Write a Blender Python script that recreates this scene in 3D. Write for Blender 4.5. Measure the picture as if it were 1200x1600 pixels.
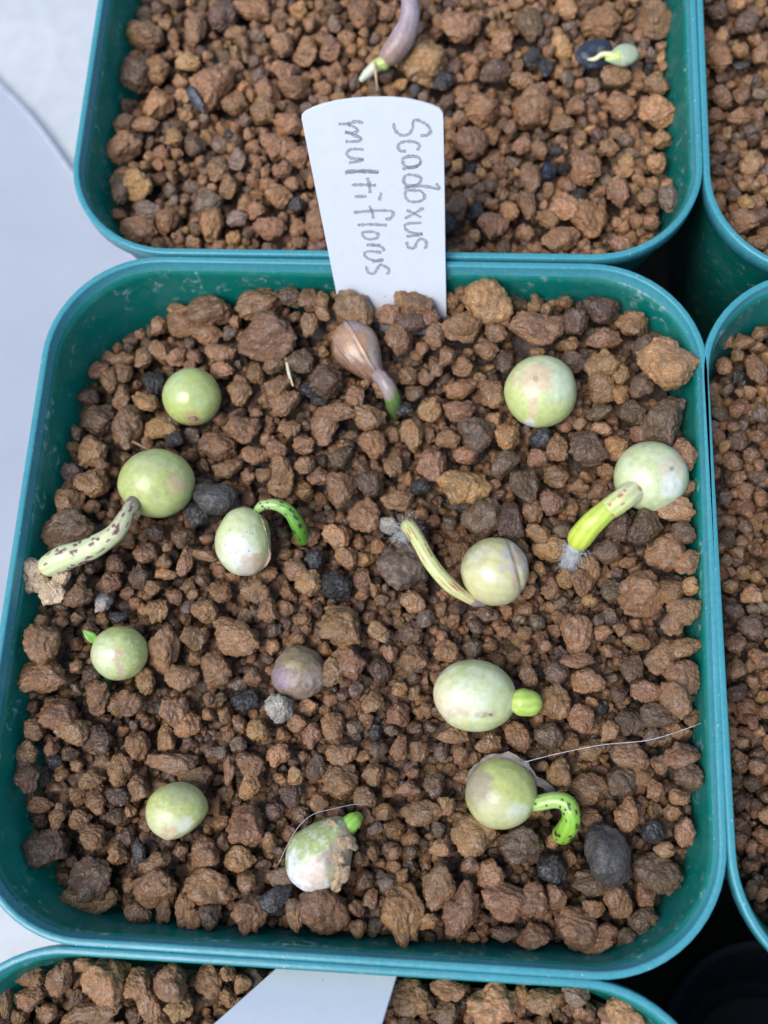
import bpy, math, random
import numpy as np
from mathutils import Vector, Matrix, noise as mn, Euler

# ---------------------------------------------------------------- camera, world, sun, exposure (1 unit = 1 mm)
for o in list(bpy.data.objects): bpy.data.objects.remove(o)
SC = bpy.context.scene
COL = SC.collection
CAMLOC = np.array([12.319, -26.212, 124.711]); CAMROT = (0.2761, 0.0579, 0.0513); FPX = 1579.0
cd = bpy.data.cameras.new('camera'); cam = bpy.data.objects.new('camera', cd); COL.objects.link(cam)
cam.location = CAMLOC; cam.rotation_euler = CAMROT
cd.sensor_fit = 'VERTICAL'; cd.sensor_height = 36; cd.lens = FPX*36/1600
cd.clip_start = 1; cd.clip_end = 5000
cd.dof.use_dof = True; cd.dof.focus_distance = 128; cd.dof.aperture_fstop = cd.lens*0.001/1.9
SC.camera = cam
SUN_EL, SUN_AZ = math.radians(58), math.radians(228)      # azimuth measured clockwise from +y
w = bpy.data.worlds.new('World'); SC.world = w; w.use_nodes = True
nt = w.node_tree; nt.nodes.clear()
sky = nt.nodes.new('ShaderNodeTexSky'); sky.sky_type = 'NISHITA'; sky.sun_disc = False
sky.sun_elevation = SUN_EL; sky.sun_rotation = SUN_AZ; sky.air_density = 1.0; sky.dust_density = 1.2; sky.ozone_density = 1.0
bg = nt.nodes.new('ShaderNodeBackground'); bg.inputs[1].default_value = 0.125
wo = nt.nodes.new('ShaderNodeOutputWorld')
nt.links.new(sky.outputs[0], bg.inputs[0]); nt.links.new(bg.outputs[0], wo.inputs[0])
sl = bpy.data.lights.new('sun', 'SUN'); sun = bpy.data.objects.new('sun', sl); COL.objects.link(sun)
sl.energy = 2.4; sl.angle = math.radians(38); sl.color = (1.0, 0.985, 0.96)
sd = Vector((math.sin(SUN_AZ)*math.cos(SUN_EL), math.cos(SUN_AZ)*math.cos(SUN_EL), math.sin(SUN_EL)))
sun.rotation_euler = sd.to_track_quat('Z', 'Y').to_euler(); sun.location = sd*300
SC.view_settings.view_transform = 'Standard'; SC.view_settings.look = 'None'
SC.view_settings.exposure = 0.46; SC.view_settings.gamma = 1.0
SC.cycles.max_bounces = 8

rng = np.random.default_rng(11); random.seed(11)
RM = np.array(Euler(CAMROT, 'XYZ').to_matrix())
RIGHT, UP, TOW = RM[:, 0], RM[:, 1], RM[:, 2]

def ray(px, py):
    return RM @ np.array([(px-600)/FPX, -(py-800)/FPX, -1.0])
def at(px, py, z):
    """point of the place seen at photo pixel (px, py) at height z"""
    d = ray(px, py); return CAMLOC + d*((z-CAMLOC[2])/d[2])
def mmpx(p):
    return float(-(np.asarray(p)-CAMLOC) @ TOW/FPX)*1.0
def proj(p):
    c = RM.T @ (np.asarray(p, float)-CAMLOC); return 600+FPX*c[0]/-c[2], 800-FPX*c[1]/-c[2]

# ---------------------------------------------------------------- helpers
def mesh(name, V, F, mat=None, smooth=True, cols=None, mats=None, midx=None):
    me = bpy.data.meshes.new(name)
    V = np.asarray(V, np.float32)
    if isinstance(F, np.ndarray):
        n, k = F.shape
        me.vertices.add(len(V)); me.vertices.foreach_set('co', V.ravel())
        me.loops.add(n*k); me.loops.foreach_set('vertex_index', F.astype(np.int32).ravel())
        me.polygons.add(n); me.polygons.foreach_set('loop_start', np.arange(0, n*k, k, dtype=np.int32))
        me.polygons.foreach_set('loop_total', np.full(n, k, np.int32))
        me.update(calc_edges=True); me.validate()
    else:
        me.from_pydata(V.tolist(), [], F); me.update()
    if cols is not None:
        a = me.color_attributes.new('tint', 'FLOAT_COLOR', 'POINT')
        c = np.ones((len(V), 4), np.float32); c[:, :3] = cols
        a.data.foreach_set('color', c.ravel())
    if mat is not None: me.materials.append(mat)
    if smooth: me.polygons.foreach_set('use_smooth', np.ones(len(me.polygons), bool))
    return me
def link(name, me, parent=None, loc=None):
    o = bpy.data.objects.new(name, me); COL.objects.link(o)
    if parent is not None: o.parent = parent
    if loc is not None: o.location = loc
    return o
def tag(o, label=None, cat=None, group=None, kind=None):
    for k, v in (('label', label), ('category', cat), ('group', group), ('kind', kind)):
        if v: o[k] = v
    return o
def empty(name, loc, label=None, cat=None, group=None):
    o = bpy.data.objects.new(name, None); COL.objects.link(o); o.location = loc; o.empty_display_size = 3
    return tag(o, label, cat, group)

_ico = {}
def ico(n):
    if n in _ico: return _ico[n]
    t = (1+5**.5)/2
    V = [(-1,t,0),(1,t,0),(-1,-t,0),(1,-t,0),(0,-1,t),(0,1,t),(0,-1,-t),(0,1,-t),(t,0,-1),(t,0,1),(-t,0,-1),(-t,0,1)]
    F = [(0,11,5),(0,5,1),(0,1,7),(0,7,10),(0,10,11),(1,5,9),(5,11,4),(11,10,2),(10,7,6),(7,1,8),(3,9,4),(3,4,2),(3,2,6),(3,6,8),(3,8,9),(4,9,5),(2,4,11),(6,2,10),(8,6,7),(9,8,1)]
    V = [Vector(v).normalized() for v in V]
    for _ in range(n):
        c = {}; G = []
        def mid(a, b):
            k = (a, b) if a < b else (b, a)
            if k not in c: V.append((V[a]+V[b]).normalized()); c[k] = len(V)-1
            return c[k]
        for a, b, d in F:
            x, y, z = mid(a, b), mid(b, d), mid(d, a)
            G += [(a, x, z), (b, y, x), (d, z, y), (x, y, z)]
        F = G
    _ico[n] = (np.array([tuple(v) for v in V]), np.array(F)); return _ico[n]

def sstep(a, b, x):
    t = np.clip((x-a)/(b-a), 0, 1); return t*t*(3-2*t)
def nz(P, s, seed=0.0, oct_=3):
    """fractal noise for an array of points"""
    return np.array([mn.fractal(Vector((p[0]*s+seed, p[1]*s-seed*.7, p[2]*s+seed*1.3)), 1.0, 2.0, oct_) for p in P])

def tube(path, radii, seg=16, cap=True, samples=None):
    """smooth tube through control points; returns V, quads/tris list, (t, angle) per vertex"""
    path = np.array(path, float); radii = np.array(radii, float)
    n = samples or len(path)*8
    P = []; Rr = []
    m = len(path)
    for i in range(n+1):
        u = i/n*(m-1); k = min(int(u), m-2); f = u-k
        p0 = path[max(k-1, 0)]; p1 = path[k]; p2 = path[k+1]; p3 = path[min(k+2, m-1)]
        P.append(.5*((2*p1)+(-p0+p2)*f+(2*p0-5*p1+4*p2-p3)*f*f+(-p0+3*p1-3*p2+p3)*f**3))
        s = f*f*(3-2*f); Rr.append(radii[k]*(1-s)+radii[k+1]*s)
    P = np.array(P); Rr = np.array(Rr)
    T = np.gradient(P, axis=0); T /= np.linalg.norm(T, axis=1)[:, None]+1e-9
    ref = np.array([0, 0, 1.0]) if abs(T[0][2]) < .9 else np.array([1.0, 0, 0])
    nrm = np.cross(T[0], ref); nrm /= np.linalg.norm(nrm)
    V = []; TA = []
    for i in range(len(P)):
        nrm = nrm-T[i]*(nrm@T[i]); nrm /= np.linalg.norm(nrm); b = np.cross(T[i], nrm)
        for j in range(seg):
            a = 2*math.pi*j/seg
            V.append(P[i]+Rr[i]*(math.cos(a)*nrm+math.sin(a)*b)); TA.append((i/n, a))
    F = []
    for i in range(len(P)-1):
        for j in range(seg):
            F.append((i*seg+j, i*seg+(j+1) % seg, (i+1)*seg+(j+1) % seg, (i+1)*seg+j))
    if cap:                                             # rounded ends
        for end, sgn in ((0, -1), (len(P)-1, 1)):
            last = [end*seg+j for j in range(seg)]
            for h, rr in ((.45, .86), (.8, .52)):
                ring = []
                for j in range(seg):
                    c = P[end]; v = V[end*seg+j]-c
                    V.append(c+v*rr+T[end]*sgn*Rr[end]*h*.9); TA.append((end/(len(P)-1), TA[j][1])); ring.append(len(V)-1)
                for j in range(seg):
                    q = (last[j], last[(j+1) % seg], ring[(j+1) % seg], ring[j])
                    F.append(q if sgn > 0 else q[::-1])
                last = ring
            V.append(P[end]+T[end]*sgn*Rr[end]*.95); TA.append((end/(len(P)-1), 0)); k = len(V)-1
            for j in range(seg):
                q = (last[j], last[(j+1) % seg], k); F.append(q if sgn > 0 else q[::-1])
    return np.array(V), F, np.array(TA)

# ---------------------------------------------------------------- materials
class NB:
    def __init__(s, name):
        s.m = bpy.data.materials.new(name); s.m.use_nodes = True; s.t = s.m.node_tree; s.t.nodes.clear()
        s.out = s.t.nodes.new('ShaderNodeOutputMaterial')
    def n(s, typ, **kw):
        x = s.t.nodes.new(typ)
        for k, v in kw.items(): setattr(x, k, v)
        return x
    def l(s, a, b): s.t.links.new(a, b)
    def noise(s, vec, scale, detail=4, rough=.55):
        x = s.n('ShaderNodeTexNoise'); x.inputs['Scale'].default_value = scale
        x.inputs['Detail'].default_value = detail; x.inputs['Roughness'].default_value = rough
        s.l(vec, x.inputs['Vector']); return x.outputs[0]
    def voro(s, vec, scale, feature='F1'):
        x = s.n('ShaderNodeTexVoronoi', feature=feature); x.inputs['Scale'].default_value = scale
        s.l(vec, x.inputs['Vector']); return x.outputs['Distance']
    def ramp(s, fac, pts):
        x = s.n('ShaderNodeValToRGB'); cr = x.color_ramp
        while len(cr.elements) < len(pts): cr.elements.new(.5)
        for e, (p, c) in zip(cr.elements, pts):
            e.position = p; e.color = (c, c, c, 1) if not isinstance(c, tuple) else (*c, 1)
        s.l(fac, x.inputs[0]); return x.outputs[0]
    def mix(s, fac, a, b, mode='MIX'):
        x = s.n('ShaderNodeMix', data_type='RGBA', blend_type=mode)
        for i, v in ((0, fac), (6, a), (7, b)):
            if hasattr(v, 'is_linked'): s.l(v, x.inputs[i])
            else: x.inputs[i].default_value = v if i == 0 else (*v, 1)
        return x.outputs[2]
    def math(s, op, a, b=0.0):
        x = s.n('ShaderNodeMath', operation=op)
        for i, v in ((0, a), (1, b)):
            if hasattr(v, 'is_linked'): s.l(v, x.inputs[i])
            else: x.inputs[i].default_value = v
        return x.outputs[0]
    def bump(s, h, strength, dist, prev=None):
        x = s.n('ShaderNodeBump'); x.inputs['Strength'].default_value = strength; x.inputs['Distance'].default_value = dist
        s.l(h, x.inputs['Height'])
        if prev is not None: s.l(prev, x.inputs['Normal'])
        return x.outputs[0]
    def bsdf(s, color, rough=.5, normal=None, spec=.5, **kw):
        x = s.n('ShaderNodeBsdfPrincipled')
        for i, v in (('Base Color', color), ('Roughness', rough), ('Specular IOR Level', spec), *kw.items()):
            if hasattr(v, 'is_linked'): s.l(v, x.inputs[i])
            else: x.inputs[i].default_value = (*v, 1) if isinstance(v, tuple) and len(v) == 3 and i in ('Base Color', 'Sheen Tint') else v
        if normal is not None: s.l(normal, x.inputs['Normal'])
        return x
    def done(s, sh): s.l(sh, s.out.inputs[0]); return s.m
    def pos(s): return s.n('ShaderNodeNewGeometry').outputs['Position']
    def obj(s): return s.n('ShaderNodeTexCoord').outputs['Object']

def clay_mat(name, src):
    b = NB(name); p = b.pos()
    if src == 'object': base = b.n('ShaderNodeObjectInfo').outputs['Color']
    else: base = b.n('ShaderNodeVertexColor', layer_name='tint').outputs[0]
    big = b.noise(p, .55, 3); med = b.noise(p, 1.8, 4, .6); fine = b.noise(p, 6.5, 4, .65)
    c = b.mix(1.0, base, b.ramp(med, [(.28, .62), (.5, .98), (.75, 1.38)]), 'MULTIPLY')
    c = b.mix(b.ramp(fine, [(.42, 0), (.72, .55)]), c, b.mix(1.0, base, (1.9, 1.75, 1.55), 'MULTIPLY'))     # pale grit
    c = b.mix(b.ramp(b.voro(p, 2.6), [(.06, .75), (.16, 0)]), c, (.03, .024, .022))                          # dark mineral flecks
    c = b.mix(b.ramp(big, [(.5, 0), (.66, .6)]), c, b.mix(1.0, base, (.52, .55, .62), 'MULTIPLY'))           # damp dark film
    h1 = b.noise(p, 2.4, 6, .72)
    n1 = b.bump(h1, .9, .6)
    n2 = b.bump(b.voro(p, 4.5, 'SMOOTH_F1'), .8, .18, n1)
    n3 = b.bump(b.noise(p, 10, 2, .5), .35, .05, n2)
    rough = b.ramp(b.noise(p, 1.3, 3), [(.36, .18), (.60, .42)])
    film = b.ramp(b.noise(p, .7, 3), [(.40, .1), (.58, .9)])
    x = b.bsdf(c, rough, n3, .5, **{'Coat Weight': film, 'Coat Roughness': .14}); b.l(b.bump(b.noise(p, 3.6, 3, .6), .55, .3), x.inputs['Coat Normal'])
    return b.done(x.outputs[0])
M_CLAY_OBJ = clay_mat('baked_clay_granule', 'object')
M_CLAY_VC = clay_mat('baked_clay_fill', 'vertex')

def pot_mat(name, col, rough, trans=.25, stains=True, frost=0.0):
    b = NB(name); p = b.pos()
    c = b.mix(b.ramp(b.noise(p, .06, 3), [(.35, 0), (.7, .5)]), col, tuple(x*1.25+.004 for x in col))
    if stains:
        wv = b.n('ShaderNodeMixRGB'); wv.inputs[0].default_value = .35
        nn = b.n('ShaderNodeTexNoise'); nn.inputs['Scale'].default_value = .5; b.l(p, nn.inputs['Vector'])
        b.l(p, wv.inputs[1])
        add = b.n('ShaderNodeVectorMath', operation='MULTIPLY_ADD'); b.l(nn.outputs[1], add.inputs[0])
        add.inputs[1].default_value = (3, 3, 3); b.l(p, add.inputs[2])
        ring = b.voro(add.outputs[0], .30)
        rm = b.ramp(ring, [(.26, .1), (.36, 1), (.42, .35), (.5, 0)])
        gate = b.ramp(b.noise(p, .16, 3), [(.44, 0), (.58, 1)])
        gate2 = b.ramp(b.noise(p, .9, 3), [(.48, 0), (.62, 1)])
        m = b.math('MULTIPLY', b.math('MULTIPLY', rm, gate), gate2)
        c = b.mix(b.math('MULTIPLY', m, .8), c, (.6, .72, .72))
        sp = b.math('MULTIPLY', b.ramp(b.voro(p, .95), [(.055, 1), (.11, 0)]), b.ramp(b.noise(p, .3, 2), [(.5, 0), (.6, 1)]))
        c = b.mix(b.math('MULTIPLY', sp, .7), c, (.62, .72, .7))
        haze = b.ramp(b.noise(p, .22, 5, .65), [(.46, 0), (.85, .25)])
        c = b.mix(haze, c, (.35, .5, .5))
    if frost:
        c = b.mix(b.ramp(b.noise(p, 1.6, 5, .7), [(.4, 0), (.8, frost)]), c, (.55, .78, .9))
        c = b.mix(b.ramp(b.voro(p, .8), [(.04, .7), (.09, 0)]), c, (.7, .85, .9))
    n = b.bump(b.noise(p, .7, 4), .12, .3); n = b.bump(b.noise(p, 5, 3), .1, .05, n)
    r = b.ramp(b.noise(p, .5, 4), [(.35, rough-.06), (.7, rough+.1)])
    s = b.bsdf(c, r, n, .5)
    tr = b.n('ShaderNodeBsdfTranslucent'); b.l(c, tr.inputs[0])
    mx = b.n('ShaderNodeMixShader'); mx.inputs[0].default_value = trans
    b.l(s.outputs[0], mx.inputs[1]); b.l(tr.outputs[0], mx.inputs[2])
    return b.done(mx.outputs[0])
M_POT = pot_mat('green_plastic', (.003, .25, .205), .3, .42)
M_RIM = pot_mat('green_plastic_sky_tint_edge', (.05, .30, .36), .28, .15, False, .12)  # blue sky reflection put into the rim's base colour; frost adds scuffs

def tag_mat():
    b = NB('white_label_plastic'); p = b.pos()
    c = b.mix(b.ramp(b.noise(p, .3, 4), [(.3, 0), (.8, .5)]), (.75, .79, .85), (.70, .75, .83))
    c = b.mix(b.math('MULTIPLY', b.ramp(b.voro(p, .8), [(.04, .8), (.09, 0)]), b.ramp(b.noise(p, .25, 2), [(.5, 0), (.62, 1)])), c, (.35, .27, .2))
    c = b.mix(b.ramp(b.noise(p, .7, 6, .7), [(.5, 0), (.85, .18)]), c, (.5, .53, .6))
    n = b.bump(b.noise(p, 9, 3), .08, .03)
    s = b.bsdf(c, .42, n, .4)
    tr = b.n('ShaderNodeBsdfTranslucent'); b.l(c, tr.inputs[0])
    mx = b.n('ShaderNodeMixShader'); mx.inputs[0].default_value = .2
    b.l(s.outputs[0], mx.inputs[1]); b.l(tr.outputs[0], mx.inputs[2]); return b.done(mx.outputs[0])
M_TAG = tag_mat()
def pencil_mat():
    b = NB('pencil_graphite'); p = b.pos()
    a = b.ramp(b.noise(p, 7.5, 3, .7), [(.32, .0), (.68, .55)])
    s = b.bsdf((.30, .28, .34), .5, None, .4, Alpha=a); return b.done(s.outputs[0])
M_PENCIL = pencil_mat()

def skin_mat(name, rough=.3, grain=.5, bumpy=.25, coat=.25, sss=.15, powder=.3):
    """living plant skin: colour from the 'tint' attribute, fine cells, powdery bloom"""
    b = NB(name); p = b.obj()
    c = b.n('ShaderNodeVertexColor', layer_name='tint').outputs[0]
    c = b.mix(1.0, c, b.ramp(b.noise(p, 1.2, 5, .6), [(.25, 1-.35*grain), (.5, 1.0), (.8, 1+.3*grain)]), 'MULTIPLY')
    c = b.mix(b.math('MULTIPLY', b.ramp(b.voro(p, 4.2), [(.08, 1), (.22, 0)]), powder), c, (.75, .78, .68))
    c = b.mix(b.ramp(b.noise(p, 3.5, 5, .7), [(.52, 0), (.75, powder)]), c, (.68, .70, .62))
    n = b.bump(b.noise(p, 1.6, 5, .6), bumpy, .25); n = b.bump(b.noise(p, 9, 3), bumpy, .05, n)
    r = b.ramp(b.noise(p, 1.4, 4), [(.35, rough), (.7, rough+.18)])
    s = b.bsdf(c, r, n, .5, **{'Coat Weight': coat, 'Coat Roughness': .22, 'Subsurface Weight': sss, 'Subsurface Scale': 1.0})
    s.inputs['Subsurface Radius'].default_value = (1.0, 1.0, .5)
    return b.done(s.outputs[0])
M_SEED_GLOSS = skin_mat('glossy_seed_skin', .2, .35, .1, .45, .3, .05)
M_SEED = skin_mat('seed_skin', .28, .5, .28, .35, .3, .26)
M_SEED_DRY = skin_mat('dry_seed_skin', .38, .8, .5, .2, .1, .25)
M_SEED_BROWN = skin_mat('brown_seed_skin', .22, .8, .35, .5, .15, .1)
M_SPROUT = skin_mat('sprout_skin', .32, .4, .15, .25, .25, .1)
def plain(name, col, rough=.6, bump=.3, bs=3., spec=.4, var=.35, sc=1.5, trans=0.):
    b = NB(name); p = b.obj()
    c = b.mix(1.0, col, b.ramp(b.noise(p, sc, 5, .65), [(.25, 1-var), (.75, 1+var)]), 'MULTIPLY')
    n = b.bump(b.noise(p, bs, 5, .65), bump, .2)
    s = b.bsdf(c, rough, n, spec).outputs[0]
    if trans:
        tr = b.n('ShaderNodeBsdfTranslucent'); b.l(c, tr.inputs[0]); mx = b.n('ShaderNodeMixShader'); mx.inputs[0].default_value = trans
        b.l(s, mx.inputs[1]); b.l(tr.outputs[0], mx.inputs[2]); s = mx.outputs[0]
    return b.done(s)
M_HAIR = plain('white_root_hair', (.88, .9, .92), .5, 0, trans=.4)
M_FIBRE = plain('pale_fibre', (.62, .60, .58), .4, 0, trans=.2)
M_HUSK = plain('papery_husk', (.34, .29, .26), .55, .8, 2.5, trans=.3)
M_STRAW = plain('dry_straw', (.55, .38, .22), .6, .3)
M_CRUST = plain('tan_crust', (.52, .36, .22), .75, 1.0, 2.4, var=.4)
M_CORK = plain('brown_scar', (.25, .15, .085), .6, .5)
M_BLACK = plain('black_seed_coat', (.03, .037, .06), .18, .8, 1.6, .6)
M_FLOOR = None
def floor_mat():
    b = NB('pale_bench'); p = b.pos()
    c = b.mix(b.ramp(b.noise(p, .035, 6, .6), [(.3, 0), (.7, 1)]), (.47, .505, .54), (.58, .605, .63))
    c = b.mix(b.ramp(b.noise(p, .25, 5, .7), [(.35, .5), (.6, 0)]), c, (.42, .44, .48))
    return b.done(b.bsdf(c, .5, b.bump(b.noise(p, .3, 4), .1, .4), .3).outputs[0])
def sheet_mat():
    b = NB('clear_plastic_film'); p = b.pos()
    c = b.mix(b.ramp(b.noise(p, .03, 4), [(.3, 0), (.7, 1)]), (.52, .56, .66), (.60, .635, .71))
    s = b.bsdf(c, .25, b.bump(b.noise(p, .06, 3), .2, 1.0), .5, Alpha=.6)
    return b.done(s.outputs[0])

# ---------------------------------------------------------------- the bench and the film on it
FZ = -76.0
V = [(-900, -900, FZ), (900, -900, FZ), (900, 900, FZ), (-900, 900, FZ)]
tag(link('bench_top', mesh('bench_top', V, [(0, 1, 2, 3)], floor_mat(), False)), kind='structure')

def slab(name, pts, z0, z1, mat, parent=None, bevel=.3):
    """flat plate with the outline pts (xy), between two heights, edges rounded"""
    n = len(pts); pts = np.array(pts, float); c = pts.mean(0)
    V = []; 
    rings = [(z0, 0), (z1-bevel, 0), (z1, bevel)]
    nrm = np.roll(pts, -1, 0)-np.roll(pts, 1, 0); nrm = np.stack([-nrm[:, 1], nrm[:, 0]], 1); nrm /= np.linalg.norm(nrm, axis=1)[:, None]+1e-9
    if ((c-pts)*nrm).sum() < 0: nrm = -nrm
    for z, i in rings:
        for p, m in zip(pts, nrm): V.append((p[0]+m[0]*i, p[1]+m[1]*i, z))
    F = []
    for r in range(2):
        for j in range(n): F.append((r*n+j, r*n+(j+1) % n, (r+1)*n+(j+1) % n, (r+1)*n+j))
    F.append(tuple(range(2*n, 3*n))); F.append(tuple(range(n-1, -1, -1)))
    return link(name, mesh(name, V, F, mat, False), parent)
edge = [at(x, y, FZ)[:2] for x, y in ((-250, -20), (-120, 40), (-40, 98), (12, 148), (50, 187), (85, 232), (112, 270), (150, 318), (190, 372), (230, 425), (262, 500), (270, 560))]
sheet_pts = edge+[(-30, 40), (-60, 10), (-110, -10), (-260, -20)]
M_SHEET = sheet_mat()
sh = empty('plastic_film', (0, 0, 0), 'milky clear plastic film lying flat on the pale bench at left', 'plastic film')
slab('film_panel', sheet_pts, FZ+.4, FZ+1.4, M_SHEET, sh)
pv, pf, _ = tube([(*p, FZ+2.0) for p in edge[:-2]], [.4]*(len(edge)-2), 10)
link('film_edge', mesh('film_edge', pv, pf, plain('film_fold', (.64, .68, .76), .3, .05, trans=.3)), sh)

# ---------------------------------------------------------------- pots
HALF, RC, TAP = 45.0, 15.4, math.tan(math.radians(8.5))
def ring_pts(half, r, n=14):
    P = []
    for cx, cy, a0 in ((1, 1, 0), (-1, 1, 90), (-1, -1, 180), (1, -1, 270)):
        for k in range(n+1):
            a = math.radians(a0+90*k/n); P.append((cx*(half-r)+r*math.cos(a), cy*(half-r)+r*math.sin(a)))
    Q = []
    for i, p in enumerate(P):                          # extra points along the straight sides, slightly bowed
        Q.append(p)
        q = P[(i+1) % len(P)]
        if (i+1) % (n+1) == 0:
            for k in range(1, 8): Q.append((p[0]+(q[0]-p[0])*k/8, p[1]+(q[1]-p[1])*k/8))
    return Q
def loft(prof, mat, name, parent, closed=False, caps=(False, False)):
    """prof: list of (half, corner radius, z)"""
    V = []; F = []
    for h, r, z in prof: V += [(x, y, z) for x, y in ring_pts(h, r)]
    n = len(V)//len(prof)
    m = len(prof)
    for i in range(m if closed else m-1):
        k = (i+1) % m
        for j in range(n): F.append((i*n+j, k*n+j, k*n+(j+1) % n, i*n+(j+1) % n))
    if caps[0]: F.append(tuple(range(n)))
    if caps[1]: F.append(tuple(range((m-1)*n, m*n))[::-1])
    return link(name, mesh(name, V, F, mat), parent)
RW = .92
def make_pot(x, y, z, rot, label, mat=None, zs=1.0, group='square green plastic pots standing together'):
    e = empty('plant_pot', (x, y, z-75*zs), label, 'pot', group); e.rotation_euler.z = rot; e.scale.z = zs
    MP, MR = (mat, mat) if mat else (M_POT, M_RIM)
    hh = lambda d: HALF-.25-d*TAP
    L = [(HALF-.28, RC-.2, 73.2)]
    for d in (3, 10, 25, 50, 74): L.append((hh(d), RC-.2-d*.03, 75-d))
    L.append((hh(75)-1.5, RC-4, 0)); L.append((hh(75)-4, RC-6, 1.2))
    L.append((hh(74)-1.4, RC-3.6, 1.6))
    for d in (70, 50, 25, 15, 10, 6, 3, 1.8): L.append((hh(d)-.75, RC-.9-d*.03, 75-d))
    # profile runs from the outer top down, under, and up the inside; bottom disc closes it
    ob = loft(L, MP, 'wall', e, closed=True)
    V = [(x_, y_, 1.3) for x_, y_ in ring_pts(hh(75)-1.6, RC-4)]
    link('base', mesh('base', V, [tuple(range(len(V)))], MP, False), e)
    w_ = RW
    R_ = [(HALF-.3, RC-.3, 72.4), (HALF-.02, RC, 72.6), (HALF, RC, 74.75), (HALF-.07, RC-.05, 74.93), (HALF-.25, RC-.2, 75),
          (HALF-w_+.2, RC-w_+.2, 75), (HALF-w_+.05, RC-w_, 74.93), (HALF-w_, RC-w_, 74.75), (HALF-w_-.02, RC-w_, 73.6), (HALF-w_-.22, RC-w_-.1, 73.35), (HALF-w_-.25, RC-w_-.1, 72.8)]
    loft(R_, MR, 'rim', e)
    return e
POTS = {
 'main': (0, 0, 0, 0.0, 'green square pot in the middle holding the round green seeds'),
 'top': (.19, 90.45, 0, .0023, 'green square pot behind the upright written label, holding a mauve seedling'),
 'rt': (90.28, 88.75, 0, .0009, 'green square pot cut off at the upper right corner of the picture'),
 'rm': (89.55, -.17, 0, .0166, 'green square pot touching the right side of the middle pot'),
 'bot': (-.94, -89.98, 0, .0016, 'green square pot at the bottom with a blank white label'),
}
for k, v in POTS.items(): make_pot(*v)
c_ = at(1083, 1508, -30)
make_pot(c_[0]+40.5, c_[1]-40.5, -30, 0.02, 'empty pot with deep shade put into its black colour, standing lower at lower right', plain('shade_black_plastic', (.003, .004, .006), .6, .05, 3., .06), 45/75, None)  # black colour stands in for the shade its neighbours throw on it
tp = [(x, y) for x, y in ((-50, -190), (260, -190), (260, 190), (-50, 190))]
tag(slab('gap_shade_sheet', tp, FZ+.2, FZ+1.2, plain('gap_shade_brown', (.035, .026, .02), .6, .3, .3, var=.4, sc=.1)), 'dark brown flat sheet added under the pots as shade for the gaps between them', 'added shade sheet')  # dark sheet added over the bench: shade of the gaps put into its colour

# ---------------------------------------------------------------- granule shapes
def granule_shape(seed, n, lobes):
    D, F = ico(n); r_ = np.random.default_rng(seed)
    def poly(D, k):
        N = r_.normal(size=(k, 3)); N /= np.linalg.norm(N, axis=1)[:, None]
        O = r_.uniform(.64, 1.0, k)
        q = np.maximum(D@N.T, 0)/O
        return (np.sum(q**13, 1)+1e-5)**(-1/13)
    r = np.minimum(poly(D, int(r_.integers(9, 15))), 1.15)*(.84 if n >= 4 else .96)+(.16 if n >= 4 else .04)*.95
    for _ in range(lobes):                            # smaller clods fused on
        c = r_.normal(size=3); c /= np.linalg.norm(c); c *= r_.uniform(.55, .85); rr = r_.uniform(.38, .62)
        dc = D@c; disc = rr*rr-(c@c-dc*dc); ext = np.where(disc > 0, dc+np.sqrt(np.maximum(disc, 0)), 0)
        r = np.log(np.exp(9*r)+np.exp(9*ext))/9
    s = r_.uniform(0, 90)
    P = D*r[:, None]
    a = nz(P, 1.3, s, 3); b = nz(P, 3.6, s+9, 3); 
    c = nz(P, 8.0, s+3, 3) if n >= 4 else 0
    r2 = 1+.17*a+.105*b+.05*c
    P = P*r2[:, None]
    lo, hi = P.min(0), P.max(0)
    return (P-(lo+hi)/2)/((hi-lo)/2), F
NV = 22
hiV = []
for i in range(NV):
    P, F = granule_shape(100+i, 4, [0, 0, 1, 1, 2][i % 5])
    hiV.append(mesh('granule', P, F, M_CLAY_OBJ))
midS = [granule_shape(300+i, 3, [0, 1, 2][i % 3]) for i in range(14)]
loS = [granule_shape(500+i, 2, [0, 0, 1][i % 3]) for i in range(14)]
tinyS = [granule_shape(700+i, 1, 0) for i in range(6)]

TONE = {'b': (.325, .172, .084), 'o': (.45, .245, .11), 'd': (.165, .098, .058), 'k': (.046, .041, .039), 'm': (.225, .150, .105), 'g': (.47, .43, .36)}
def tint(t):
    c = np.array(TONE[t]); c = c*rng.uniform(.82, 1.2)
    return c*np.array([1, rng.uniform(.94, 1.06), rng.uniform(.88, 1.12)])

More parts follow.
